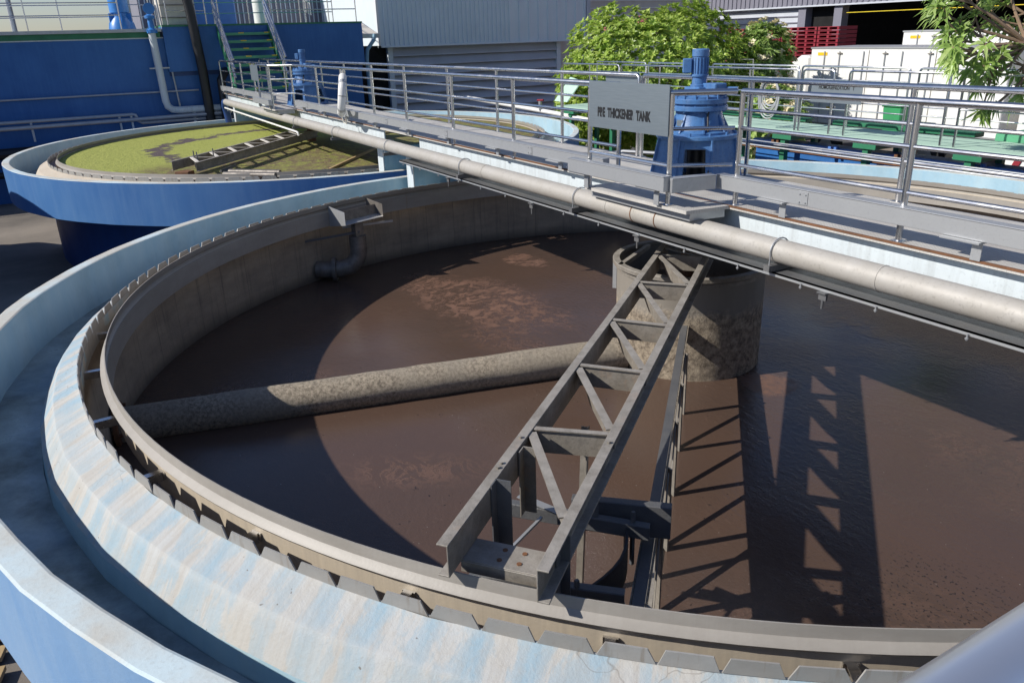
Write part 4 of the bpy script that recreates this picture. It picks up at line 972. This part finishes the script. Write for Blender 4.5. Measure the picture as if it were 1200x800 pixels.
MB().prism([(-24.2, 4.75, 2.52), (-24.2, 5.75, 2.52), (-26, 5.75, 3.0), (-26, 4.75, 3.0)], (0, 0, -.08)).build('roof_sheet', 'beige', t, smooth=0)
MB().prism([(-24.1, 4.7, 2.50), (-24.1, 5.78, 2.50), (-24.195, 5.78, 2.50), (-24.195, 4.7, 2.50)], (0, 0, -.14)).build('gutter', 'steel_dull', t, smooth=0)
t = thing('downspout', 'light blue bent rain pipe beside the grey building', 'downpipe', (-23.8, 5.2, 0))
MB().tube([(-24.0, 5.55, 2.50), (-24.0, 5.5, 2.3), (-24.0, 5.2, 1.95), (-24.0, 5.15, 1.6), (-24.0, 5.15, GZ)], .07, 10).build('pipe_run', 'lightblue', t)
t = thing('grey_shed', 'pale ribbed shed wall far behind the blue wall railing', 'building', (-34, 2, 0))
MB().box(-42, -34, -1.5, 9.5, GZ, 7).build('wall', 'fascia', t, smooth=0)
m = MB()
for k in range(50): y = -1.45+.22*k; m.box(-33.999, -33.96, y, y+.05, GZ, 7)
m.build('wall_ribs', 'greypanel', t, smooth=0)
t = thing('blue_machine', 'blue steel machinery with white pipes behind the stair head', 'machine', (-28.5, 0, 2.9))
MB().box(-30, -28.6, -1.0, 1.5, 2.9, 4.6).build('housing', 'lit_blue', t, smooth=0, bevel=.05)
MB().tube([(-27.6, -1.2, 3.0), (-27.6, -.8, 4.0), (-27.6, -.2, 4.3), (-27.6, .5, 4.3)], .12, 10).build('pipe_run', 'white', t)
MB().tube([(-27.5, 2.2, 2.8), (-27.5, 2.2, 4.8)], .28, 14).build('duct', 'white', t)

# beige wall right of it
t = thing('beige_building', 'white and beige wall with bands between the grey building and the bush', 'building', (-28, 19, GZ))
MB().box(-34, -28, 16.6, 26, GZ, 2.3).build('lower_wall', 'white', t, smooth=0)
MB().box(-34, -27.9, 16.6, 26, 2.302, 2.42).build('band', 'beige', t, smooth=0)
MB().box(-34, -28.1, 16.6, 26, 2.422, 6).build('upper_wall', 'beige', t, smooth=0)
for k in range(4): MB().box(-28.1+.002, -28.06, 16.6, 26, 2.7+.35*k, 2.75+.35*k).build('cladding_rib', 'white', t, smooth=0)

# dark warehouse
t = thing('warehouse', 'dark warehouse with slate fascia and open black loading bay', 'building', (-15, 30, GZ))
WY = 30
m = MB()
MB().box(-44, 15, WY, WY+.2, 3.32, 9).build('fascia', 'fascia', t, smooth=0)
for k in range(150):
    x = -36+.34*k
    m.box(x, x+.12, WY-.05, WY-.002, 3.34, 9)
m.build('fascia_ribs', 'fascia', t, smooth=0)
MB().box(-44, 15, WY-.06, WY+.05, 3.24, 3.318).build('fascia_trim', 'louvre', t, smooth=0)
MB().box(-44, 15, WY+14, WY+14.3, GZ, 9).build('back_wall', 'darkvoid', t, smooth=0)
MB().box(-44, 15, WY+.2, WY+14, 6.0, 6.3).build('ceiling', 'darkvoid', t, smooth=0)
MB().box(-44, -25.4, WY+.25, WY+.4, GZ, 3.318).build('front_wall', 'louvre', t, smooth=0)
for k in range(14): MB().box(-44, -25.4, WY+.2, WY+.248, 3.1-.32*k, 3.16-.32*k).build('wall_rib', 'fascia', t, smooth=0)
for x in (-25.3, -23.0, -8.2): MB().box(x, x+.5, WY+.1, WY+.6, GZ, 3.23).build('column', 'fascia', t, smooth=0)
MB().box(-22.4, -8.3, WY+.3, WY+.4, 2.87, 2.90).build('yellow_rail', 'yellow', t, smooth=0)
MB().box(-25.4, -23.0, WY+.6, WY+.7, GZ, 3.3).build('side_panel', 'darkvoid', t, smooth=0)
tl = M['ceil_lamp'] = None
mm = NT('lamp tube'); mm.b.inputs['Emission Color'].default_value = (1, .97, .85, 1); mm.b.inputs['Emission Strength'].default_value = 1.6; M['ceil_lamp'] = mm.m
for k, (x, y) in enumerate(((-21, WY+6), (-16.5, WY+5), (-14.5, WY+6.5), (-12.5, WY+5), (-17.8, WY+9))):
    o = MB().box(x, x+.7, y, y+.12, 3.2+.1*k, 3.26+.1*k).build('ceiling_light', 'ceil_lamp', None, smooth=0); tag(o, 'small lit lamp inside the black loading bay', 'lamp', 'lamps in the loading bay')

# red pallets
t = thing('pallet_stacks', 'wall of stacked red plastic pallets beside the loading bay', 'pallets', (-18.5, 22.5, GZ))
bpy.data.objects.remove(t)
PX = -22.4
for j in range(6):
    lab = ['leftmost stack of red pallets behind the bush', 'second stack of red pallets, left of the cream flowered shrub', 'stack of red pallets behind the cream flowered shrub', 'stack of red pallets just right of the cream flowered shrub', 'sunlit stack of red pallets in front of the column', 'rightmost stack of red pallets beside the black loading bay'][j]
    yo = 22.2 if j < 4 else 21.9
    t = thing('pallet_stack', lab, 'pallets', (PX+1.05*j, yo, GZ), 'red pallet stacks')
    x0 = PX+1.08*j; x1 = x0+1.02
    for k in range(29):
        z = GZ+.155*k
        m = MB(); m.box(x0, x1, yo, yo+1.1, z+.105, z+.13); m.box(x0, x1, yo, yo+1.1, z, z+.02)
        for xx in (x0, x0+.46, x1-.1): m.box(xx, xx+.1, yo+.001, yo+1.099, z+.021, z+.104)
        m.build('pallet', 'red', t, smooth=0)

# trucks
def truck(x0, x1, y, zb, zt, label, cab=True, dep=2.4, name='box_truck'):
    t = thing(name, label, 'truck', ((x0+x1)/2, y+dep/2, GZ))
    MB().box(x0, x1, y, y+dep, zb, zt).build('cargo_box', 'white', t, smooth=0, bevel=.02)
    MB().box(x0-.02, x1+.02, y-.02, y+dep+.02, zt-.002, zt+.05).build('roof_rail', 'steel_dull', t, smooth=0)
    MB().box(x0, x1, y-.015, y-.002, zb, zb+.05).build('skirt_rail', 'steel_dull', t, smooth=0)
    x = x0+.6; k = 0
    while x < x1-.2:
        MB().tube([(x, y-.03, zb+.05), (x, y-.03, zt-.08)], .018, 6).build('lock_rod', 'steel_dull', t)
        if k % 3 == 2: MB().box(x+.18, x+.20, y-.012, y-.003, zb+.05, zt-.05).build('door_seam', 'rake', t, smooth=0)
        if k % 2: MB().box(x-.08, x+.1, y-.05, y-.012, zt-.16, zt-.13).build('hinge', 'rake', t, smooth=0)
        x += (.62, .95, .8)[k % 3]; k += 1
    x = x0+.4; k = 0
    while x < x1-.5:
        MB().box(x, x+.42+.3*(k % 2), y-.012, y-.003, zb+.22, zb+.29).build('reflective_stripe', 'stripe', t, smooth=0); x += .5+.3*(k % 2)+.06; k += 1
    MB().box(x0+.3, x0+.7, y-.012, y-.003, zt-.22, zt-.12).build('marker', 'stripe', t, smooth=0)
    MB().box(x0+.9, x0+1.2, y-.012, y-.003, zb+.5, zb+.6).build('marker', 'stripe', t, smooth=0)
    MB().box(x0, x1, y+.25, y+dep-.25, zb-.3, zb-.002).build('chassis', 'darkvoid', t, smooth=0)
    for x in (x0+1.0, x1-2.2, x1-1.0): 
        if x < x1: 
            w1 = MB(); w1.tube([(x, y+.05, GZ+.5), (x, y+.35, GZ+.5)], .5, 24); w = w1.build('wheel', 'tyre', t); MB().tube([(x, y+.03, GZ+.5), (x, y+.049, GZ+.5)], .27, 16).build('rim', 'steel_dull', w)
    if cab:
        m = MB(); m.prism([(x0-2.0, y+.05, GZ+.55), (x0-.08, y+.05, GZ+.55), (x0-.08, y+.05, zt-.25), (x0-.5, y+.05, zt-.22), (x0-1.7, y+.05, zt-.95), (x0-2.0, y+.05, zt-1.5)], (0, dep-.1, 0)); m.build('cab', 'white', t, smooth=0, bevel=.06)
        m = MB(); m.prism([(x0-1.55, y+.04, zt-1.55), (x0-.75, y+.04, zt-1.55), (x0-.75, y+.04, zt-.75), (x0-1.3, y+.04, zt-.98)], (0, .008, 0)); m.build('cab_window', 'window', t, smooth=0)
        w = MB().tube([(x0-1.1, y+.02, GZ+.5), (x0-1.1, y+.32, GZ+.5)], .5, 24).build('wheel', 'tyre', t); MB().tube([(x0-1.1, y+.0, GZ+.5), (x0-1.1, y+.019, GZ+.5)], .27, 16).build('rim', 'steel_dull', w)
    return t
truck(-13.9, -6.9, 18, -.95, 1.56, 'long white box truck with orange stripes parked behind the green deck and green bin')
truck(-6.5, 3.5, 18.2, -.95, 1.56, 'white trailer at the right photo edge behind the leafy tree', cab=False, name='trailer')
truck(-13.2, -1.0, 22.0, -.9, 2.0, 'white trailer parked behind, only its higher roof showing', cab=False, name='trailer')

# green wheelie bin
t = thing('wheelie_bin', 'green wheelie bin standing in front of the long white truck', 'bin', (-9.4, 16.9, GZ))
bx, by = -9.4, 16.9
MB().prism([(bx-.26, by-.3, -1.1), (bx+.26, by-.3, -1.1), (bx+.32, by-.36, -.08), (bx-.32, by-.36, -.08)], (0, .65, 0)).build('bin_body', 'bin', t, smooth=0, bevel=.03)
MB().box(bx-.35, bx+.35, by-.40, by+.34, -.079, -.01).build('lid', 'bin', t, smooth=0, bevel=.03)
for x in (bx-.25, bx+.25): MB().tube([(x-.03, by+.22, -1.1), (x+.03, by+.22, -1.1)], .10, 14).build('wheel', 'tyre', t)
MB().box(bx-.5, bx+.5, by-.45, by+.5, GZ, -1.2).build('plinth', 'concrete', t, smooth=0, bevel=.01)

# green platform with railings behind the brown tank
t = thing('green_platform', 'long pale green walking deck with dark green brackets behind the brown tank', 'platform', (-3, 8, .3))
GP0, GP1, GPZ = 7.42, 8.75, .30
MB().box(-14.2, 10, GP0, GP1, GPZ-.06, GPZ).build('deck', 'green', t, smooth=0)
for k in range(12):
    x = -13.6+2.02*k
    m = MB(); m.box(x-.25, x+.25, GP0+.05, GP1-.1, GPZ-.20, GPZ-.062); m.box(x-.06, x+.06, GP0+.1, GP0+.22, GZ, GPZ-.20); m.box(x-.06, x+.06, GP1-.3, GP1-.2, GZ, GPZ-.20); m.build('support_bracket', 'green_dark', t, smooth=0)
tag(MB().box(-12.6, -11.0, 9.4, 10.6, .30, .42).build('green_hatch', 'green_dark', None, smooth=0), 'dark green flat hatch left of the sign on the platform', 'hatch')
tag(MB().box(-1.8, -.2, GP1+.02, GP1+1.1, GPZ-.04, GPZ+.12).build('green_hatch', 'green_nose', None, smooth=0, bevel=.01), 'bright green hatch box at the right end of the pale green deck', 'hatch')
tag(MB().box(-5.5, -2.3, GP1+.25, GP1+.55, GPZ-.02, GPZ+.07).build('green_step', 'green_dark', None, smooth=0, bevel=.01), 'long bright green step behind the pale green deck', 'step')
tag(MB().box(-9.0, -6.2, GP1+.25, GP1+.45, GPZ-.02, GPZ+.06).build('green_step', 'green_dark', None, smooth=0, bevel=.01), 'dark green pipe cover behind the pale green deck near the flowers', 'step')
# smaller green panel upright
tag(MB().prism([(-15.2, 8.0, .35), (-14.5, 8.0, .35), (-14.3, 8.4, .95), (-14.9, 8.4, 1.05)], (.02, .03, 0)).build('fold_up_hatch', 'green', None, smooth=0), 'tilted pale green hatch lid at the left end of the green deck', 'hatch')
def rail_segments(y, segs, zb, lab, H=1.2, posts=1.0, group='railings on the green platform'):
    for k, (x0, x1) in enumerate(segs):
        t = thing('guard_railing', lab[k], 'railing', (x0, y, zb), group)
        a = .06
        MB().tube([(x0, y, zb), (x0, y, zb+H-a), (x0+a*.3, y, zb+H-a*.3), (x0+a, y, zb+H), (x1-a, y, zb+H), (x1-a*.3, y, zb+H-a*.3), (x1, y, zb+H-a), (x1, y, zb)], .022, 8).build('hoop_rail', 'stainless', t)
        for z in (H*.78, H*.52, H*.28): MB().tube([(x0, y, zb+z), (x1, y, zb+z)], .014, 8).build('mid_rail', 'stainless', t)
        n = max(1, int((x1-x0)/posts))
        for i in range(1, n): x = x0+(x1-x0)*i/n; MB().tube([(x, y, zb), (x, y, zb+H)], .018, 8).build('post', 'stainless', t)
rail_segments(GP0+.05, [(-13.9, -11.2), (-11.1, -8.0), (-7.9, -5.2), (-5.1, -4.35), (-4.0, -2.0), (-1.75, 1.2), (1.3, 4.5)], GPZ,
              ['front railing panel at the left end of the green platform', 'front railing panel behind the grey building view, second from the left', 'front railing panel behind the blue drive', 'narrow front railing panel left of the mixing tank sign', 'front railing panel carrying the mixing tank sign', 'front railing panel in front of the long trailer', 'front railing panel at the right photo edge'], posts=1.05)
rail_segments(GP1-.05, [(-13.9, -11.6), (-11.5, -9.2), (-9.0, -6.3), (-6.2, -3.6), (-3.4, -.9), (-.7, 3.0)], GPZ,
              ['rear railing panel at the left end of the green platform', 'rear railing panel in front of the pink flowered bush', 'rear railing panel in front of the cream flowered shrub', 'rear railing panel in front of the truck cab', 'rear railing panel in front of the truck boxes', 'rear railing panel at the right end of the green platform'], posts=1.3)
simple_rail((-21.5, 13.2), (-12, 13.2), -.1, 12, 'guard_railing', 'long thin railing in front of the bush and the beige wall', zs=(1.5, 1.1, .7), r=.02)
t = thing('name_sign', 'grey sign reading SLUDGE MIXING TANK 1 on the green platform railing', 'sign', (-3.2, GP0, 1.1))
sy = GP0-.0
MB().box(-4.82, -3.64, sy-.012, sy-.004, .90, 1.31).build('panel', 'sign', t, smooth=0)
text_part('SLUDGE  MIXING  TANK   1', .10, (-4.23, sy-.0135, 1.02), (1, 0, 0), (0, 0, 1), t, bold=.003, sx=.80)
text_part('HOMOGENIZATION   T', .10, (-4.23, sy-.0135, 1.185), (1, 0, 0), (0, 0, 1), t, bold=.003, sx=.78)
# coiled hose on the platform rail
t = thing('hose_coil', 'coil of grey hose hung on the green platform railing right of the drive', 'hose', (-4.9, GP0, .9))
for k in range(6):
    m = MB(); rx, rz = .19+.018*k, .26+.03*k; ox = random.uniform(-.02, .02); oy = -.03-.012*k
    rg = [(-5.85+ox+rx*math.cos(2*PI*i/24), GP0+oy, 1.02+rz*math.sin(2*PI*i/24)-.02*k) for i in range(25)]; m.tube(rg, .013, 6, cap=False); m.build('hose_loop', 'hose', t)
# blue basin wall below the platform
t = thing('blue_basin', 'low blue basin edge with thin rusty pipe below the green deck', 'basin', (-2, 9, GZ))
MB().box(-6.6, 10, 7.9, 8.15, GZ, -.05).build('basin_wall', 'deepblue', t, smooth=0)
MB().box(-6.6, 10, 7.80, 8.2, -.048, .0).build('coping', 'lit_blue', t, smooth=0)
MB().box(-6.6, 10, 7.78, 7.798, -.14, -.01).build('edge_beam', 'lit_blue', t, smooth=0)
MB().tube([(-6.8, 7.66, -.16), (10, 7.66, -.16)], .013, 8).build('rusty_pipe', 'rust', t)
for k in range(9): x = -6.0+1.5*k; m = MB(); m.box(x, x+.07, 7.70, 7.78, -.17, .03); m.box(x+.14, x+.20, 7.70, 7.78, -.12, .05); m.build('pipe_clamp', 'lit_blue' if k % 2 else 'rust', t, smooth=0)
MB().tube([(-6.8, 7.30, .02), (10, 7.30, .02)], .03, 8).build('grey_pipe', 'steel_dull', t)
MB().tube([(-6.8, 7.30, -.06), (10, 7.30, -.06)], .016, 8).build('grey_pipe', 'steel_dull', t)
# pipes behind the algae tank seen through the railing
t = thing('yard_pipe', 'long white pipe running along the ground behind the algae tank', 'pipe', (-12, 7.6, -.2))
MB().tube([(-22, 8.3, .12), (-14.5, 7.7, .02), (-11.5, 7.45, -.06)], .07, 12).build('pipe_run', 'white', t)
MB().tube([(-11.5, 7.45, -.06), (-9.0, 7.3, -.12)], .05, 12).build('thin_run', 'white', t)
MB().tube([(-11.6, 7.46, -.055), (-11.4, 7.44, -.06)], .10, 12).build('coupling', 'blue_valve', t)
t = thing('yard_valve', 'small valve with red handle on the white yard pipe', 'valve', (-15.6, 7.8, .1))
MB().tube([(-15.6, 7.72, .06), (-15.6, 7.72, .34)], .05, 10).build('valve_body', 'steel_dull', t); MB().tube([(-15.75, 7.72, .36), (-15.4, 7.72, .38)], .03, 8).build('red_handle', 'red', t)
t = thing('yard_pipe', 'thin grey pipes crossing the yard between the tanks', 'pipe', (-7, 7.5, -.5))
MB().tube([(-8.8, 4.6, -.4), (-8.0, 5.2, -.2), (-5.9, 6.9, -.3)], .04, 8).build('pipe_run', 'steel_dull', t)
MB().tube([(-7.3, 5.6, -.8), (-6.8, 6.0, -.05)], .035, 8).build('white_brace', 'white', t)
# red and white barrier at right
t = thing('barrier', 'red and white striped barrier below the right hand tree', 'barrier', (-4, 15, GZ))
for k in range(8): MB().prism([(-4.2+.32*k, 14.0, -.95), (-4.04+.32*k, 14.0, -.95), (-3.92+.32*k, 14.0, -.65), (-4.08+.32*k, 14.0, -.65)], (0, .03, 0)).build('stripe', 'red' if k % 2 == 0 else 'red', t, smooth=0)
MB().box(-4.4, -1.5, 14.035, 14.07, -.97, -.63).build('board', 'white', t, smooth=0)
for x in (-4.0, -1.9): MB().box(x, x+.08, 14.071, 14.15, GZ, -.6).build('leg', 'steel_dull', t, smooth=0)
MB().box(-2.0, 1.5, 15.0, 15.5, -1.2, .25) if False else None
tag(MB().box(-1.2, 3.5, 14.6, 15.2, GZ, -.1).build('red_crate', 'red', None, smooth=0, bevel=.03), 'red plastic crates behind the railing at the right edge', 'crate')

# ------------------------------------------------------------ foliage
def rosette(vs, fs, c, axis, L, W, n, spread, rnd, droop=.25):
    axis = axis.normalized(); u = axis.orthogonal().normalized(); w = axis.cross(u)
    for i in range(n):
        a = 2*PI*i/n+rnd.uniform(-.3, .3); s = spread*rnd.uniform(.7, 1.15)
        dr = (u*math.cos(a)+w*math.sin(a))*math.sin(s)+axis*math.cos(s); dr.normalize()
        side = dr.cross(axis)
        if side.length < .01: side = u.copy()
        side.normalize(); l = L*rnd.uniform(.7, 1.15); ww = W*rnd.uniform(.8, 1.15)
        up = side.cross(dr).normalized()
        m_ = c+dr*l*.5+up*l*.06; tip = c+dr*l-Vector((0, 0, droop*l)); fold = up*ww*.18
        o = len(vs)
        vs += [c+dr*.02, c+dr*l*.28-side*ww*.38+fold, m_-side*ww*.5+fold-Vector((0, 0, droop*l*.2)), tip, m_+side*ww*.5+fold-Vector((0, 0, droop*l*.2)), c+dr*l*.28+side*ww*.38+fold, m_-Vector((0, 0, droop*l*.2))]
        fs += [(o, o+1, o+6), (o+1, o+2, o+6), (o+2, o+3, o+6), (o+3, o+4, o+6), (o+4, o+5, o+6), (o+5, o, o+6)]
def foliage(name, parent, pts, mat, L, W, n, rnd, spread=1.15, droop=.2):
    vs, fs = [], []
    for c, ax in pts: rosette(vs, fs, c, ax, L, W, n, spread, rnd, droop)
    m = MB(); m.v = vs; m.f = fs; m.mi = [0]*len(fs); me_o = m.build(name, mat, parent, smooth=0); return me_o
def dome_points(rnd, C, rx, ry, rz, count, lump=.16, zmin=-.75):
    lumps = [(Vector((rnd.gauss(0, 1), rnd.gauss(0, 1), rnd.gauss(0, .8))).normalized(), rnd.uniform(.5, 1)) for _ in range(26)]
    pts = []
    while len(pts) < count:
        v = Vector((rnd.gauss(0, 1), rnd.gauss(0, 1), rnd.gauss(0, 1))).normalized()
        if v.z < zmin: continue
        k = 1+lump*max(-1, max(s*(v.dot(l)-.86)/.14 for l, s in lumps))
        q = rnd.random(); rad = k*(1-.28*q*q)+rnd.uniform(-.03, .05)
        p = Vector((C[0]+v.x*rx*rad, C[1]+v.y*ry*rad, C[2]+v.z*rz*rad)); pts.append((p, (v+Vector((0, 0, .55))+Vector((rnd.gauss(0, .25), rnd.gauss(0, .25), 0)))))
    return pts
rnd = random.Random(11)
def flowers(parent, pts, mat, size, rnd):
    vs, fs = [], []
    for c, ax in pts:
        for k in range(6): 
            q = c+ax.normalized()*.22+Vector((rnd.gauss(0, .05), rnd.gauss(0, .05), rnd.gauss(0, .04))); rosette(vs, fs, q, ax, size, size*.7, 5, 1.2, rnd, .0)
    m = MB(); m.v = vs; m.f = fs; m.mi = [0]*len(fs); return m.build('flowers', mat, parent, smooth=0)
t = thing('plumeria_bush', 'big round green bush with small pink flowers behind the blue drive', 'bush', (-15.2, 12.1, GZ))
C = (-15.3, 12.1, .35)
pts = dome_points(rnd, C, 2.75, 2.95, 2.55, 4600, .26, -.8)
foliage('crown', t, pts, 'leaf', .21, .085, 8, rnd, 1.1, .08)
flowers(t, rnd.sample(pts, 34), 'flower', .045, rnd)
m = MB(); 
for k in range(9):
    a = 2*PI*k/9; m.tube([(-15.3, 12.1, GZ), (-15.3+.4*math.cos(a), 12.1+.4*math.sin(a), -1.2), (-15.3+1.6*math.cos(a), 12.1+1.6*math.sin(a), .8)], .1, 7, rs=[.14, .10, .04])
m.build('trunk', 'bark', t)
t = thing('flowering_shrub', 'smaller shrub with cream flowers in front of the red pallets', 'shrub', (-13.6, 15.4, GZ))
pts = dome_points(rnd, (-13.7, 15.3, .75), .85, .85, 1.35, 420, .35, -.9)
foliage('crown', t, pts, 'leaf2', .36, .10, 9, rnd)
flowers(t, [p for p in rnd.sample(pts, 95)], 'flower2', .12, rnd)
m = MB(); m.tube([(-13.7, 15.3, GZ), (-13.6, 15.3, -.8), (-13.7, 15.3, .9)], .1, 8, rs=[.13, .10, .05]); m.tube([(-13.6, 15.3, -.8), (-13.1, 15.0, .4), (-13.0, 15.0, 1.4)], .06, 7, rs=[.08, .06, .03]); m.build('trunk', 'bark', t)
t = thing('flowering_shrub', 'low shrub with yellow cream flowers below the railing near the truck cab', 'shrub', (-9.0, 11.2, GZ))
pts = dome_points(rnd, (-9.5, 11.6, -.2), .7, .7, .9, 220, .35, -.9)
foliage('crown', t, pts, 'leaf2', .34, .10, 9, rnd); flowers(t, rnd.sample(pts, 60), 'flower2', .11, rnd)
MB().tube([(-9.5, 11.6, GZ), (-9.5, 11.6, -.3)], .06, 7).build('trunk', 'bark', t)
# tree at the upper right
t = thing('plumeria_tree', 'leafy tree with thick brown branches reaching in at the upper right', 'tree', (1.2, 10.4, GZ))
tr = Vector((1.3, 10.2, GZ)); limbs = []
def limb(a, b, r0, r1, depth, rnd, tips):
    mid = (a+b)/2+Vector((rnd.gauss(0, .08), rnd.gauss(0, .08), rnd.gauss(0, .06)))*(b-a).length
    limbs.append(([a, mid, b], [r0, (r0+r1)/2, r1]))
    if depth == 0: tips.append((b, (b-a).normalized())); return
    for k in range(3):
        d_ = (b-a).normalized(); off = Vector((rnd.gauss(0, 1), rnd.gauss(0, 1), rnd.gauss(0, .7))).normalized(); nd = (d_*1.0+off*.95+Vector((0, 0, .05))).normalized(); limb(b, b+nd*(b-a).length*rnd.uniform(.5, .75), r1, r1*.62, depth-1, rnd, tips)
tips = []
fork = Vector((-.55, 9.0, 1.55)); limbs.append(([tr, Vector((.3, 9.6, 0)), fork], [.2, .15, .11]))
mid1 = Vector((-1.15, 8.0, 1.95)); limbs.append(([fork, (fork+mid1)/2+Vector((0, 0, .04)), mid1], [.085, .065, .05]))
targets = [(-2.0, 6.73, 2.49), (-1.63, 6.61, 2.07), (-1.63, 7.14, 2.19), (-1.4, 6.64, 1.88), (-1.73, 7.81, 2.43), (-1.46, 8.13, 2.23), (-1.22, 6.76, 1.63), (-1.31, 6.45, 1.80), (-1.27, 7.62, 1.72), (-1.19, 8.03, 1.51), (-1.34, 7.25, 1.41), (-1.76, 8.3, 2.56), (-1.98, 7.47, 2.57), (-1.2, 7.61, 1.05), (-1.9, 7.0, 2.75), (-1.7, 8.0, 3.0), (-.9, 8.8, 2.6), (-.3, 9.4, 2.4), (-.2, 9.6, 1.4), (-1.1, 8.6, 1.0), (.3, 9.9, 2.0), (-.8, 9.2, 3.0), (-1.3, 8.6, 2.9), (.2, 9.2, 2.9)]
for e in targets:
    e = Vector(e); src = mid1 if e.x < -1.0 and e.y < 8.2 else fork
    k1 = src+(e-src)*.5+Vector((rnd.gauss(0, .06), rnd.gauss(0, .06), rnd.gauss(0, .08))); limbs.append(([src, k1, e], [.032, .024, .016])); tips.append((e, (e-k1).normalized()))
    for _ in range(4):
        e2 = e+Vector((rnd.gauss(0, .14), rnd.gauss(0, .17), rnd.gauss(0, .16))); limbs.append(([k1+(e-k1)*.6, e2], [.016, .012])); tips.append((e2, (e2-k1).normalized()))
m = MB()
for p, r_ in limbs: m.tube(p, .05, 7, rs=r_)
m.build('trunk', 'bark', t)
foliage('crown', t, [(p, ax+Vector((0, 0, .35))) for p, ax in tips], 'leaf2', .27, .062, 11, rnd, 1.2, .35)

# far trees beyond the blue tank (left) 
for k, (x, y, r_, zc, lab) in enumerate(((-60, -28, 3.0, 3.2, 'far dark green tree at the left seen through the wall railing'), (-62, -20, 2.8, 3.3, 'far tree second from the left behind the wall railing'), (-58, -14, 2.6, 3.0, 'far tree behind the blue motor'), (-64, -35, 3.2, 2.6, 'farthest left tree low behind the railing'))):
    t = thing('distant_tree', lab, 'tree', (x, y, GZ), 'trees behind the blue tank'); pts = dome_points(rnd, (x, y, zc-1.2), r_*1.3, r_*1.5, r_*.7, 160, .3, -.9)
    foliage('crown', t, pts, 'leaf3', .9, .5, 7, rnd); MB().tube([(x, y, GZ), (x, y, zc-1)], .2, 7).build('trunk', 'bark', t)
t = thing('roof_canopy', 'dark flat roof edge at the top left corner', 'roof', (-30, -5, 4.6))
MB().box(-33, -26.5, -6.6, -2.2, 4.42, 4.6).build('roof_sheet', 'rake', t, smooth=0)
for x, y in ((-26.8, -6.3), (-26.8, -2.6), (-32.5, -6.3), (-32.5, -2.6)): MB().tube([(x, y, GZ), (x, y, 4.419)], .06, 8).build('post', 'steel_dull', t)

# unseen tank added outside the left edge to throw shade across the yard
t = thing('added_shade_tank', 'unseen round blue tank added beyond the left edge to shade the yard', 'tank', (-12.0, -16.2, GZ))
MB().lathe((-12.0, -16.2, 0), [(7.2, GZ), (7.2, 1.35), (6.95, 1.35), (6.95, .4), (0, .4)], 60).build('tank_wall', 'tank_out1', t, smooth=8)
# grating over the pit beside the near tank (bottom left corner)
t = thing('timber_grating', 'wooden slats on dark rails at the foot of the tank, bottom left corner', 'grating', (.1, -7.4, GZ))
for k in range(10):
    MB().obox((-.55+.26*k, -7.45-.09*k*0, GZ+.055), (.25, 1, 0), (1, -.25, 0), (0, 0, 1), .75, .15, .04).build('slat', M['algline'], t, smooth=0)
for dy in (-.28, .28): MB().box(-.8, 2.3, -7.45+dy-.03, -7.45+dy+.03, GZ+.002, GZ+.034).build('rail', 'black', t, smooth=0)

# ------------------------------------------------------------ camera
cam = bpy.data.cameras.new('camera'); co = bpy.data.objects.new('camera', cam); COL.objects.link(co)
Fw = Vector((-0.811984603830937, 0.4557965893128301, -0.36459631417817123)); Rt = Vector((0.49904974330380003, 0.8660986824066772, -0.028677971368788215)); Up = Vector((-0.30270506578174033, 0.20523776822068843, 0.9307239664077976))
mt = Matrix((Rt, Up, -Fw)).transposed().to_4x4(); mt.translation = Vector((6.38474929, -5.90979327, 2.31464751)); co.matrix_world = mt
cam.sensor_width = 36; cam.lens = 36*915.606/1200; cam.clip_start = .05; cam.clip_end = 600
sc.camera = co

# ------------------------------------------------------------ light
sd = Vector((-.47, -1.59, 1.2)).normalized(); el = math.asin(sd.z)
L_ = bpy.data.lights.new('sun', 'SUN'); L_.energy = 5.3; L_.angle = R(.53); L_.color = (1, .95, .87)
lo = bpy.data.objects.new('sun', L_); COL.objects.link(lo); lo.rotation_euler = sd.to_track_quat('Z', 'Y').to_euler()
w = bpy.data.worlds.new('World'); sc.world = w; w.use_nodes = True; nt = w.node_tree
sk = nt.nodes.new('ShaderNodeTexSky'); sk.sky_type = 'NISHITA'; sk.sun_disc = False; sk.sun_elevation = el; sk.sun_rotation = math.atan2(sd.x, sd.y); sk.air_density = 1.0; sk.dust_density = .4; sk.ozone_density = 1.0
mx = nt.nodes.new('ShaderNodeMix'); mx.data_type = 'RGBA'; mx.blend_type = 'MULTIPLY'; mx.inputs[0].default_value = 1; mx.inputs[7].default_value = (.93, .97, 1.16, 1)
nt.links.new(sk.outputs[0], mx.inputs[6]); nt.links.new(mx.outputs[2], nt.nodes['Background'].inputs[0]); nt.nodes['Background'].inputs[1].default_value = .088
sc.view_settings.view_transform = 'Standard'; sc.view_settings.look = 'None'; sc.view_settings.exposure = 0; sc.view_settings.gamma = 1
sc.cycles.max_bounces = 6; sc.cycles.transparent_max_bounces = 6
bpy.context.view_layer.update()
